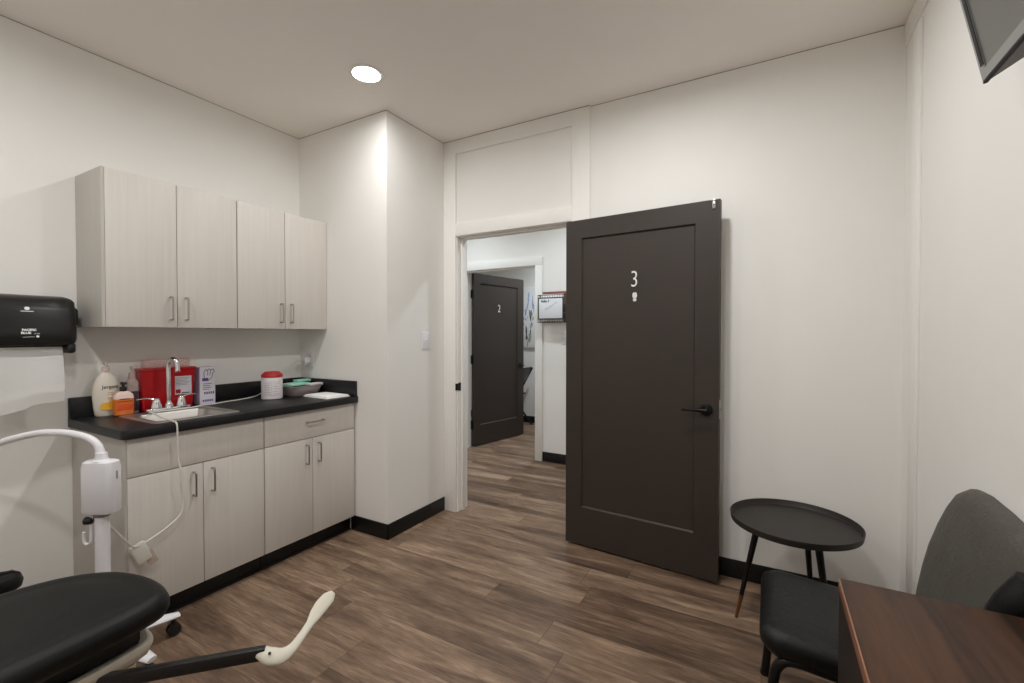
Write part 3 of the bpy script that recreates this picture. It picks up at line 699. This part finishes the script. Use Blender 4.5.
# housing, seen almost square-on from the room
b = NB(); lp = []
for z, e in ((.618, .012), (.621, .004), (.63, 0), (.80, 0), (.822, .003), (.828, .010)):
    lp.append([tuple(Vector((PX, PY, z))+Rv*(x-.0)+Fv*y) for x, y in rrect(-.064+e, -.034+e, .060-e, .034-e, .022)])
loft(b, lp); hs = obj('housing', b, M_whitepl, ls)
b = NB(); c = Vector((PX, PY, .775))+Rv*.0605; box(b, (-.004, -.02, -.002), (.004, .012, .001), .001, 1, frame(c, Fv, (0, 0, 1))); obj('switch', b, mat('grey_switch', (150, 148, 150), .5, var=.02), hs)
b = NB(); cyl(b, (PX, PY, .606), (PX, PY, .622), .027, seg=28, bev=.002); obj('collar', b, mat('grey_collar', (128, 122, 118), .4, var=.02), ls)
b = NB(); tube(b, [(PX, PY, .826), (.700, -1.556, .850), (.690, -1.561, .885), (.660, -1.577, .912), (.61, -1.605, .929), (.55, -1.638, .935), (.47, -1.683, .930), (.36, -1.748, .898), (.26, -1.81, .85), (.20, -1.86, .79)], [.0205, .0165, .0135, .0135, .0135, .0135, .0135, .0135, .0135, .0135], 16, 7)
lathe(b, [(.030, 0), (.022, .006), (.019, .02), (.018, .03)], (PX, PY, .827), 24); obj('gooseneck', b, M_whitepl, ls)
b = NB(); lathe(b, [(0, 0), (.055, .0), (.075, .03), (.070, .06), (.03, .085), (.015, .10), (0, .10)], (.17, -1.885, .70), 32); obj('lamp_head', b, M_whitepl, ls)
def pp(dr, dz): return tuple(Vector((PX, PY, dz))+Rv*dr-Fv*.012)
b = NB(); tube(b, [pp(-.029, .612), pp(-.034, .59), pp(-.034, .525), pp(-.038, .505), pp(-.05, .497), pp(-.061, .505), pp(-.064, .525), pp(-.062, .545)], .0055, 10, 6); obj('hook', b, M_whitepl, ls)
b = NB(); c0 = Vector(pp(-.028, .592)); cyl(b, c0, c0-Rv*.026-Fv*.004, .014, .016, 16, .003); obj('knob', b, M_blackpl, ls)
for k in range(5):
    a = math.radians(14+72*k); d = Vector((math.cos(a), math.sin(a), 0))
    c = Vector((PX, PY, 0))
    b = NB(); tube(b, [c+d*.03+Vector((0, 0, .100)), c+d*.12+Vector((0, 0, .096)), c+d*.20+Vector((0, 0, .087)), c+d*.255+Vector((0, 0, .079))], [.032, .031, .028, .020], 14, 4, up=(0, 0, 1), flat=[.7, .62, .52, .5])
    lg = obj('leg', b, M_whitepl, ls)
    w = c+d*.235; n = Vector((-d.y, d.x, 0)); b = NB()
    for s in (-1, 1): cyl(b, w+n*s*.005+Vector((0, 0, .026)), w+n*s*.021+Vector((0, 0, .026)), .026, .024, 24, .004)
    cyl(b, w+n*-.006+Vector((0, 0, .026)), w+n*.006+Vector((0, 0, .026)), .010, seg=12); cyl(b, w+Vector((0, 0, .03)), w+Vector((0, 0, .078)), .011, seg=12)
    obj('caster', b, M_blackpl, lg)

# the stand's cord with its plug and adapter
PLUG = NB(); b = PLUG; box(b, (.088, YB-.052, 1.118), (.122, YB-.0085, 1.162), .006); box(b, (.086, YB-.045, 1.105), (.100, YB-.0085, 1.12), .003)
b = NB()
pts = [(.105, YB-.05, 1.140), (.085, -.255, 1.135), (.065, -.29, 1.110), (.050, -.36, 1.060), (.042, -.44, .985), (.05, -.50, .935), (.085, -.57, .921), (.105, -.66, .9155), (.125, -.76, .9155), (.145, -.82, .9155), (.166, -.88, .9165), (.19, -.93, .922)]
tube(b, pts, .0036, 10, 6)
pts = [(.19, -.93, .922), (.214, -.985, .920), (.2190, -1.05, .9195), (.2190, -1.12, .9195), (.228, -1.18, .924), (.27, -1.215, .930), (.38, -1.232, .926), (.46, -1.238, .921), (.535, -1.244, .9195), (.585, -1.249, .9165), (.604, -1.250, .9150), (.6125, -1.250, .904), (.6145, -1.2495, .885), (.614, -1.249, .86), (.612, -1.247, .80), (.612, -1.245, .74), (.622, -1.240, .69), (.622, -1.243, .645), (.617, -1.234, .59), (.616, -1.229, .54), (.620, -1.243, .485), (.622, -1.30, .445), (.624, -1.358, .420), (.628, -1.402, .408), (.638, -1.43, .414), (.652, -1.455, .445), (.668, -1.495, .505), (.683, -1.525, .548), (.693, -1.545, .575)]
tube(b, pts, .0038, 10, 6); cd = obj('power_cord', b, M_cable, ls); obj('plug', PLUG, M_whitepl, cd)
b = NB(); M = frame((.621, -1.398, .375), (0, 1, .35), (-.12, -.33, 1)); box(b, (-.030, -.046, -.014), (.026, .040, .014), .006, 2, M); obj('adapter', b, mat('adapter_cream', (206, 200, 190), .45, var=.02), cd)
b = NB(); M = frame((.626, -1.375, .335), (0, 1, .55), (.05, -.45, 1)); box(b, (-.006, -.038, -.001), (.030, .030, .001), .0, 1, M); obj('hang_tag', b, mat('tag_film', (196, 180, 160), .4, var=.05, alpha=.75), cd)

# ------------------------------------------------------------------ exam chair
ec = thing('exam_chair', 'black upholstered exam chair on cream base in the lower left corner', 'exam chair', (1.31, -2.1, 0))
def closed(pts, n=4):
    P = [Vector((x, y, 0)) for x, y in pts]; m = len(P); out = []
    for i in range(m):
        a, b_, c, d = P[i-1], P[i], P[(i+1) % m], P[(i+2) % m]
        for k in range(n):
            t = k/n; out.append(.5*((2*b_)+(c-a)*t+(2*a-5*b_+4*c-d)*t*t+(3*b_-a-3*c+d)*t**3))
    return out
OUT = closed([(1.03, -2.38), (1.022, -2.2), (1.030, -2.0), (1.048, -1.86), (1.095, -1.755), (1.180, -1.678), (1.29, -1.640), (1.415, -1.638), (1.485, -1.668), (1.510, -1.75), (1.518, -1.86), (1.525, -2.0), (1.545, -2.2), (1.545, -2.38), (1.50, -2.43), (1.29, -2.44), (1.08, -2.43)])
def outline(e, r=0):
    o = []; m = len(OUT)
    for i, p in enumerate(OUT):
        d = (OUT[(i+1) % m]-OUT[i-1]).normalized(); n = Vector((d.y, -d.x, 0)); 
        o.append((p.x+n.x*e, p.y+n.y*e))
    return o
def zt(x, y, z): return z + .014*(y+2.40)/.75
b = NB(); lp = []
for e, z in ((.030, .478), (.010, .486), (.0, .505), (.0, .522), (.008, .541), (.022, .552), (.038, .553), (.055, .552)):
    lp.append([(x, y, zt(x, y, z+.007)) for x, y in outline(e)])
for f, z in ((.10, .5535), (.22, .5555), (.36, .5570), (.5, .5575)):
    lp.append([(x+(1.288-x)*f, y+(max(-2.2, min(-1.85, y))-y)*f, zt(x, y, z+.007)) for x, y in outline(.055)])
loft(b, lp); obj('seat_cushion', b, M_vinyl, ec, smooth=60)
b = NB(); loft(b, [[(x, y, z) for x, y in outline(e, r=.13)] for e, z in ((.075, .435), (.07, .448), (.07, .482))]); obj('gap_shade_pad', b, M_blackpl, ec)  # black pad stands for the shaded gap between cushion and shell
b = NB(); loft(b, [[(x, y, z) for x, y in outline(e, r=.14)] for e, z in ((.12, .372), (.085, .378), (.052, .402), (.040, .430), (.040, .440), (.052, .442), (.072, .432))]); obj('shell', b, M_cream, ec)
b = NB(); lp = []
def bk(s, e, zoff):  # reclined back
    return None
ca, sa = math.cos(math.radians(38)), math.sin(math.radians(38))
MB_ = Matrix.Translation((1.315, -2.40, .52)) @ Matrix.Rotation(math.radians(-38), 4, 'X')
prof = ((.02, 0), (.004, .012), (0, .03), (.004, .052), (.02, .066), (.06, .072), (.12, .076))
loft(b, [[(x, y, z) for x, y in rrect(-.25+e, -.62+e, .25-e, -.01-e, .12-e*.5, 8)] for e, z in prof], MB_); obj('back_cushion', b, M_vinyl, ec)
b = NB(); loft(b, [[(x, y, z) for x, y in rrect(-.21+e, -.55+e, .21-e, -.05-e, .10, 8)] for e, z in ((.03, -.03), (.0, -.012), (0, .004))], MB_); obj('back_shell', b, M_cream, ec)
b = NB(); loft(b, [[(x, y, z) for x, y in rrect(1.20, -2.30, 1.425, -1.705, .05)] for z in (.05, .12, .30, .375)]); obj('column', b, M_cream, ec)
b = NB(); loft(b, [[(x, y, z) for x, y in rrect(1.10+e, -2.62+e, 1.53-e, -1.92-e, .08)] for z, e in ((0, .0), (.045, 0), (.06, .015))]); obj('foot_plate', b, M_cream, ec)
# padded arm on the far side
b = NB(); Ma = Matrix.Translation((.895, -1.975, .515)) @ Matrix.Rotation(math.radians(6), 4, 'Z') @ Matrix.Rotation(math.radians(-4), 4, 'X')
loft(b, [[(x, y, z) for x, y in rrect(-.055+e, -.30+e, .055-e, .155-e, .05)] for e, z in ((.012, 0), (.002, .010), (0, .028), (.006, .046), (.02, .054))], Ma); ar = obj('armrest', b, M_vinyl, ec)
b = NB(); tube(b, [(.80, -2.06, .515), (.84, -2.06, .47), (.95, -2.05, .435), (1.10, -2.05, .42)], .016, 12, 5); obj('arm_bracket', b, M_cream, ar)
# stirrup bar
b = NB(); p0, p1 = Vector((1.40, -1.875, .40)), Vector((1.742, -1.532, .405))
d = (p1-p0).normalized(); n = Vector((0, 0, 1)).cross(d)
M = frame(p0, d, n); box(b, (0, -.011, -.017), ((p1-p0).length, .011, .017), .002, 2, M); sb = obj('stirrup_bar', b, M_blackpl, ec)
b = NB()
tube(b, [(1.730, -1.540, .408), (1.762, -1.530, .400), (1.786, -1.510, .398), (1.790, -1.478, .404), (1.780, -1.440, .416), (1.768, -1.405, .427), (1.752, -1.372, .434), (1.738, -1.340, .440), (1.728, -1.305, .446), (1.722, -1.283, .450)],
     [.018, .024, .021, .014, .0115, .012, .019, .022, .021, .010], 16, 5, up=(.62, -.25, .74), flat=[.7, .55, .45, .42, .38, .30, .24, .22, .24, .4])
st = obj('stirrup', b, M_cream, sb, smooth=60)
b = NB(); cyl(b, (1.768, -1.536, .414), (1.771, -1.5385, .4165), .004, seg=12); obj('bolt', b, M_ink, st)

# ------------------------------------------------------------------ round side table
TX, TY, TR, TZ = 3.103, .070, .256, .500
rt = thing('round_side_table', 'black round tray-top side table by the back wall', 'table', (TX, TY, 0))
b = NB(); lathe(b, [(0, TZ-.030), (TR-.010, TZ-.030), (TR-.004, TZ-.027), (TR, TZ-.004), (TR, TZ), (TR-.004, TZ), (TR-.009, TZ-.018), (TR-.013, TZ-.024), (0, TZ-.024)], (TX, TY, 0), 72); obj('tray_top', b, M_tray_b, rt)
b = NB(); cyl(b, (TX, TY, TZ-.045), (TX, TY, TZ-.030), .10, seg=32); obj('leg_mount', b, M_bmetal, rt)
fr = Vector((2.877, .043, 0))-Vector((TX, TY, 0)); a0 = math.atan2(fr.y, fr.x); rf = fr.length
for k in range(3):
    a = a0+2*PI*k/3; d = Vector((math.cos(a), math.sin(a), 0)); c = Vector((TX, TY, 0))
    top = c+d*(rf*.60)+Vector((0, 0, TZ-.031)); bot = c+d*rf; mid = top.lerp(bot, .76)
    b = NB(); cyl(b, mid, top, .0098, .0150, 20); lg = obj('leg', b, M_bmetal, rt)
    b = NB(); cyl(b, bot, mid, .0065, .0098, 20); o = obj('leg_tip', b, M_brass, lg); o['label'] = 'brown tip'

# ------------------------------------------------------------------ leather chair
ch = thing('side_chair', 'black leather side chair facing left with its back to the right wall', 'chair', (3.2, -.56, 0))
b = NB(); sl_ = math.radians(4.5)
Ms = Matrix.Translation((2.985, -.540, .440)) @ Matrix.Rotation(sl_, 4, 'Y')
lp = []
for e, z in ((.05, -.085), (.02, -.078), (.003, -.055), (.0, -.035), (.004, -.016), (.016, -.004), (.04, .003), (.09, .008), (.15, .009)):
    lp.append([(x, y, z) for x, y in rrect(e, -.232+e, .455-e, .232-e, max(.065-e*.4, .02), 6)])
loft(b, lp, Ms); obj('seat', b, M_leather, ch, smooth=60)
# backrest: outline in (y, z) lofted over thickness along x, leaning back and dished
yc = -.622
ol = [(-.44, .37), (-.410, .44), (-.388, .51), (-.371, .58), (-.368, .655), (-.384, .73), (-.410, .795), (-.448, .848), (-.503, .876), (-.575, .882), (-.70, .877), (-.82, .868), (-.89, .856), (-.935, .828), (-.958, .77), (-.962, .68), (-.958, .58), (-.945, .48), (-.92, .42), (-.88, .37), (-.66, .355)]
yc = -.67
cz_ = .63
b = NB(); lp = []
def bx(y, z, t): return 3.400+.222*(z-.4)+t-.006
for s_, t in ((.62, -.004), (.80, -.003), (.90, .0), (.96, .006), (.995, .018), (1.0, .032), (.985, .044), (.93, .050), (.6, .052)):
    lp.append([(bx(yc+(y-yc)*s_, cz_+(z-cz_)*s_, t), yc+(y-yc)*s_, cz_+(z-cz_)*s_) for y, z in ol])
loft(b, lp); obj('backrest', b, M_glareleath, ch, smooth=60)
b = NB(); tube(b, [(3.405, -.83, .40), (3.418, -.87, .48), (3.432, -.900, .56), (3.450, -.922, .66), (3.470, -.940, .75), (3.484, -.948, .81)], [.03, .040, .043, .043, .038, .022], 14, 5); obj('side_bolster', b, M_leather, ch)
for y in (-.296, -.747):
    b = NB(); tube(b, [(2.998, y, 0), (3.010, y, .15), (3.022, y, .29), (3.032, y, .330), (3.052, y, .352), (3.085, y, .358), (3.16, y, .353), (3.38, y, .336)], .0145, 12, 5); cyl(b, (2.998, y, 0), (2.999, y, .012), .018, seg=16); obj('leg', b, M_bmetal, ch)
    b = NB(); tube(b, [(3.49, y, 0), (3.45, y, .18), (3.405, y, .33), (3.42, y, .40)], .0145, 12, 5); cyl(b, (3.49, y, 0), (3.488, y, .012), .018, seg=16); obj('leg', b, M_bmetal, ch)
b = NB(); tube(b, [(3.25, -.747, .345), (3.25, -.293, .345)], .012, 12); tube(b, [(3.09, -.747, .356), (3.09, -.293, .356)], .012, 12); obj('cross_rail', b, M_bmetal, ch)

# ------------------------------------------------------------------ desk
DKX, DKY, DKZ = 3.149, -1.003, .750
dk = thing('desk', 'narrow walnut-topped desk along the right wall in the lower right corner', 'desk', (3.34, -1.6, 0))
b = NB(); box(b, (DKX+.003, -2.12, DKZ-.028), (XR-.010, DKY, DKZ), .002); tp = obj('desk_top', b, M_walnut, dk)
b = NB(); box(b, (DKX, -2.12, DKZ-.027), (DKX+.0035, DKY-.001, DKZ-.001), .001); obj('edge_band', b, M_edgewd, tp)
b = NB(); box(b, (DKX+.001, -2.10, .012), (DKX+.022, DKY-.002, DKZ-.028), .001); obj('side_panel', b, M_dwood, dk)
b = NB(); box(b, (DKX+.022, DKY-.024, .012), (XR-.02, DKY-.003, DKZ-.028), .001); obj('end_panel', b, M_dwood, dk)
b = NB(); box(b, (DKX+.022, -2.10, .012), (XR-.02, -2.08, DKZ-.028), .001); obj('end_panel', b, M_dwood, dk)
for x, y in ((DKX+.03, DKY-.03), (XR-.05, DKY-.03), (DKX+.03, -2.07), (XR-.05, -2.07)):
    b = NB(); cyl(b, (x, y, 0), (x, y, .013), .014, seg=16); obj('foot_glide', b, M_bmetal, dk)

# ------------------------------------------------------------------ wall screen
Mt = Matrix.Translation((3.400, -.958, 1.866)) @ Matrix.Rotation(math.radians(-11.7), 4, 'Y')
tv = thing('wall_screen', 'grey flat screen tilted down on the right wall at the top corner', 'television', (3.54, -1.4, 2.1))
Wt, Ht = .98, .58
b = NB()   # local: x out of the wall is -x, y toward the viewer is -y, z up
def ring(x, i): return [(x, -i, i), (x, -Wt+i, i), (x, -Wt+i, Ht-i), (x, -i, Ht-i)]
loft(b, [ring(.004, .001), ring(.0, .0), ring(-.004, .002), ring(-.004, .022), ring(.001, .023)], Mt); obj('bezel', b, M_tvframe, tv)
b = NB(); t_ = bmesh.new(); t_.free()
def fr4(bm, x, i0, i1, x2):
    loft(bm, [ring(x2, i0), ring(x, i0), ring(x, i1), ring(x2, i1)], Mt, caps=False)
t_ = [(-.0045, -.0125), (-.0045, -.0225)]
box(b, (-.0049, -.0245, .030), (-.0035, -.0115, Ht-.012), 0, M=Mt); box(b, (-.0049, -Wt+.0115, .030), (-.0035, -Wt+.0245, Ht-.012), 0, M=Mt); box(b, (-.0049, -Wt+.0115, Ht-.0245), (-.0035, -.0115, Ht-.0115), 0, M=Mt)
obj('inner_frame', b, M_ink, tv)
b = NB(); box(b, (-.0015, -Wt+.022, .022), (.002, -.022, Ht-.022), 0, M=Mt); obj('screen', b, M_screen, tv)
b = NB(); box(b, (-.0045, -Wt+.002, -.0045), (.0035, -.002, .0002), .0008, 1, Mt); obj('lower_edge', b, M_ink, tv)
b = NB(); loft(b, [[(.0045, -.004, -.001), (.0045, -Wt+.004, -.001), (.0045, -Wt+.004, Ht-.004), (.0045, -.004, Ht-.004)], [(.085, -.165, -.001), (.085, -Wt+.165, -.001), (.085, -Wt+.165, Ht-.12), (.085, -.165, Ht-.12)]], Mt); obj('rear_housing', b, M_tvback, tv)
b = NB(); box(b, (.03, -.42, -.004), (.06, -.22, .004), .002, 1, Mt); box(b, (3.50, -1.56, 1.96), (XR, -1.34, 2.30), .004); tube(b, [Mt @ Vector((.045, -.49, .25)), (3.51, -1.45, 2.13)], .02); obj('wall_mount', b, M_bmetal, tv)

# ------------------------------------------------------------------ hall things
bk_ = thing('wire_basket', 'black wire file basket on the hall wall holding a whiteboard', 'basket', (1.06, HY, 1.45))
bx0_, bx1_, bz0, bz1, by0, by1 = .935, 1.262, 1.452, 1.725, HY-.10, HY-.004
b = NB()
for z in (bz0, (bz0+bz1)/2, bz1): tube(b, [(bx0_, by1, z), (bx0_, by0, z-.0), (bx1_, by0, z), (bx1_, by1, z), (bx0_, by1, z)], .0035 if z != (bz0+bz1)/2 else .002, 8)
obj('rim', b, M_bmetal, bk_)
b = NB()
for k in range(13):
    x = bx0_+(bx1_-bx0_)*k/12; tube(b, [(x, by0, bz1), (x, by0, bz0), (x, by1, bz0)], .0018, 6)
for k in range(5):
    y = by0+(by1-by0)*k/4
    for x in (bx0_, bx1_): tube(b, [(x, y, bz1), (x, y, bz0)], .0018, 6)
for k in range(12):
    z = bz0+(bz1-bz0)*k/11
    for x in (bx0_, bx1_): tube(b, [(x, by0, z), (x, by1, z)], .0015, 6)
    tube(b, [(bx0_, by0, z), (bx1_, by0, z)], .0013, 6)
obj('grid', b, M_bmetal, bk_)
wb = thing('whiteboard', 'small black-framed whiteboard with handwriting hung on the wire basket front', 'whiteboard', (1.07, by0-.012, 1.49))
wx0, wx1, wz0, wz1, wyf = .955, 1.215, 1.488, 1.692, by0-.005
b = NB(); box(b, (wx0, wyf-.010, wz0), (wx1, wyf, wz1), .002); obj('board', b, M_board, wb)
b = NB()
for a, c in (((wx0-.008, wz0-.008), (wx1+.008, wz0)), ((wx0-.008, wz1), (wx1+.008, wz1+.008)), ((wx0-.008, wz0), (wx0, wz1)), ((wx1, wz0), (wx1+.008, wz1))): box(b, (a[0], wyf-.013, a[1]), (c[0], wyf, c[1]), .001)
obj('frame', b, M_blackpl, wb)
b = NB(); Mw = frame((wx0+.07, wyf-.0105, wz1-.030), (1, 0, 0), (0, 0, 1))
text(b, 'Hello 3', .036, Mw, .0008, .85, bold=.001); obj('handwriting', b, M_ink, wb)
b = NB(); tube(b, [(wx0+.07+.006*k, wyf-.0106, wz0+.085+.0035*k+.010*math.sin(1.9*k)) for k in range(24)], .0011, 6, 3); obj('scribble', b, M_greyink, wb)
b = NB(); tube(b, [(wx1+.020, wyf-.006, wz0-.008), (wx1+.020, wyf-.006, wz0+.05)], .007, 10); box(b, (wx1+.010, wyf-.014, wz0+.06), (wx1+.030, wyf, wz0+.14), .003); obj('marker_holder', b, M_blackpl, wb)
for k, (m, x0, w, zt_, lab) in enumerate(((mat('tan_folder', (120, 92, 74), .6, var=.05), .95, .27, 1.765, 'brown folder standing at the back of the wire basket'), (mat('red_folder', (150, 50, 44), .6, var=.05), .99, .19, 1.752, 'red folder standing in the wire basket'), (M_paper, .965, .24, 1.735, 'white paper sheets standing at the front of the wire basket'))):
    b = NB(); y = HY-.02-.025*k; box(b, (x0, y-.004, 1.458), (x0+w, y+.004, zt_), .001); tag(obj('folder', b, m), lab, 'folder')
# painting
def paint_mat():
    k = NT('abstract_paint'); tc = k.n('ShaderNodeTexCoord')
    col = (.78, .77, .77, 1)
    for seed, rgb, zc, zw, th, sc in ((3, (150, 172, 208), 1.76, .22, .60, 7), (9, (84, 80, 84), 1.45, .24, .615, 9), (15, (165, 88, 78), 1.35, .22, .63, 8), (22, (150, 168, 140), 1.5, .3, .64, 6), (31, (70, 90, 130), 1.6, .2, .64, 10)):
        mp = k.n('ShaderNodeMapping'); mp.inputs['Scale'].default_value = (sc*1.6, 1, sc*.33); mp.inputs['Location'].default_value = (seed, seed, seed); mp.inputs['Rotation'].default_value = (0, .25*(seed % 3-1), 0)
        k.l(tc.outputs['Object'], mp.inputs[0])
        nz = k.n('ShaderNodeTexNoise', Scale=1.0, Detail=3.0, Roughness=.6); k.l(mp.outputs[0], nz.inputs['Vector'])
        sp = k.n('ShaderNodeSeparateXYZ'); k.l(tc.outputs['Object'], sp.inputs[0])
        band = k.math('LESS_THAN', k.math('ABSOLUTE', k.math('SUBTRACT', sp.outputs[2], zc-1.1)), zw)
        f = k.math('MULTIPLY', k.math('GREATER_THAN', nz.outputs['Fac'], th-.045), band)
        col = k.mix(f, col, lin(rgb))
    k.l(col, k.b.inputs['Base Color']); k.b.inputs['Roughness'].default_value = .8
    return k.m
pa = thing('painting', 'white abstract painting with blue and dark strokes in the far room', 'painting', (-.3, FY, 1.1))
b = NB(); box(b, (-.85, FY-.03, 1.13), (.08, FY-.006, 2.02), .003); obj('canvas', b, paint_mat(), pa)
b = NB(); box(b, (-.83, FY-.006, 1.15), (.06, FY-.0005, 2.0)); obj('frame', b, M_canvas, pa)
# folding chair seen past door 2
fc = thing('folding_chair', 'black folding chair under the painting in the far room', 'chair', (-.3, 3.45, 0))
b = NB()
for y in (3.30, 3.62):
    tube(b, [(-.50, y, 0), (-.02, y, .84)], .014, 10); tube(b, [(-.02, y, 0), (-.45, y, .50)], .014, 10)
obj('frame', b, M_bmetal, fc)
b = NB(); box(b, (-.50, 3.31, .445), (-.12, 3.61, .475), .01); obj('seat', b, M_blackpl, fc)
b = NB(); M = Matrix.Translation((-.07, 0, .76)) @ Matrix.Rotation(math.radians(25), 4, 'Y'); box(b, (-.012, 3.29, -.13), (.012, 3.63, .10), .008, 2, M); obj('backrest', b, M_blackpl, fc)

# ------------------------------------------------------------------ lights
M_glow = emit('warm_light_diffuser', (.97, .985, 1.), 14)
M_glowh = emit('cool_light_diffuser', (.86, .94, 1.), 6)
def can(x, y, label, m, power=5.4, color=(.99, .988, .978), spread=174):
    t = thing('ceiling_light', label, 'light', (x, y, H), group='recessed ceiling lights')
    b = NB(); lathe(b, [(.074, 0), (.092, 0), (.094, -.003), (.090, -.006), (.074, -.0065), (.074, 0)], (x, y, H-.0003), 48); obj('trim_ring', b, M_trim, t)
    b = NB(); lathe(b, [(.0738, -.0008), (.0738, -.0055), (.05, -.0065), (0, -.007)], (x, y, H), 48); obj('diffuser', b, m, t)
    ld = bpy.data.lights.new('lamp', 'AREA'); ld.shape = 'DISK'; ld.size = .14; ld.spread = math.radians(spread); ld.energy = power; ld.color = color
    lo_ = bpy.data.objects.new('lamp', ld); COL.objects.link(lo_); lo_.parent = t; lo_.location = (0, 0, -.0085)
can(1.072, -.523, 'round recessed ceiling light glowing above the cabinets', M_glow, 2.5)
can(2.50, -.52, 'round ceiling light out of the frame over the open door', M_glow)
can(1.072, -2.13, 'round ceiling light out of the frame over the exam chair', M_glow)
can(2.50, -2.13, 'round ceiling light out of the frame behind the viewer', M_glow)
can(1.5, 1.25, 'round ceiling light in the hall, out of sight over the doorway', M_glowh, 4.4, (.86, .94, 1.), 150)
can(.1, 1.25, 'round ceiling light in the hall, out of sight to the left', M_glowh, 4.0, (.86, .94, 1.), 150)
can(.7, 2.95, 'round ceiling light in the far room, out of sight', M_glowh, 9.0, (.86, .94, 1.), 150)

w = bpy.data.worlds.new('World'); scene.world = w; w.use_nodes = True
w.node_tree.nodes['Background'].inputs[0].default_value = (.05, .05, .05, 1)

# ------------------------------------------------------------------ camera
yaw, pitch, roll = math.radians(29.5598), math.radians(-.8719), math.radians(.0167)
r_ = Vector((math.cos(yaw), math.sin(yaw), 0)); f_ = Vector((-math.sin(yaw), math.cos(yaw), 0)); u_ = Vector((0, 0, 1))
f2 = f_*math.cos(pitch)+u_*math.sin(pitch); u2 = u_*math.cos(pitch)-f_*math.sin(pitch)
r3 = r_*math.cos(roll)+u2*math.sin(roll); u3 = u2*math.cos(roll)-r_*math.sin(roll)
cam = bpy.data.cameras.new('camera'); co = bpy.data.objects.new('camera', cam); COL.objects.link(co)
cam.sensor_width = 36; cam.lens = 453.6812*36/1024; cam.clip_start = .02
Mc = Matrix.Identity(4)
for i in range(3): Mc[i][0], Mc[i][1], Mc[i][2] = r3[i], u3[i], -f2[i]
Mc[0][3], Mc[1][3], Mc[2][3] = 3.0025, -2.310, 1.3246
co.matrix_world = Mc
scene.camera = co

vs = scene.view_settings
scene.display_settings.display_device = 'sRGB'
vs.view_transform = 'Standard'; vs.look = 'None'; vs.gamma = 1; vs.use_curve_mapping = False
vs.exposure = 1.22
scene.cycles.max_bounces = 20; scene.cycles.diffuse_bounces = 16; scene.cycles.glossy_bounces = 6; scene.cycles.transparent_max_bounces = 12
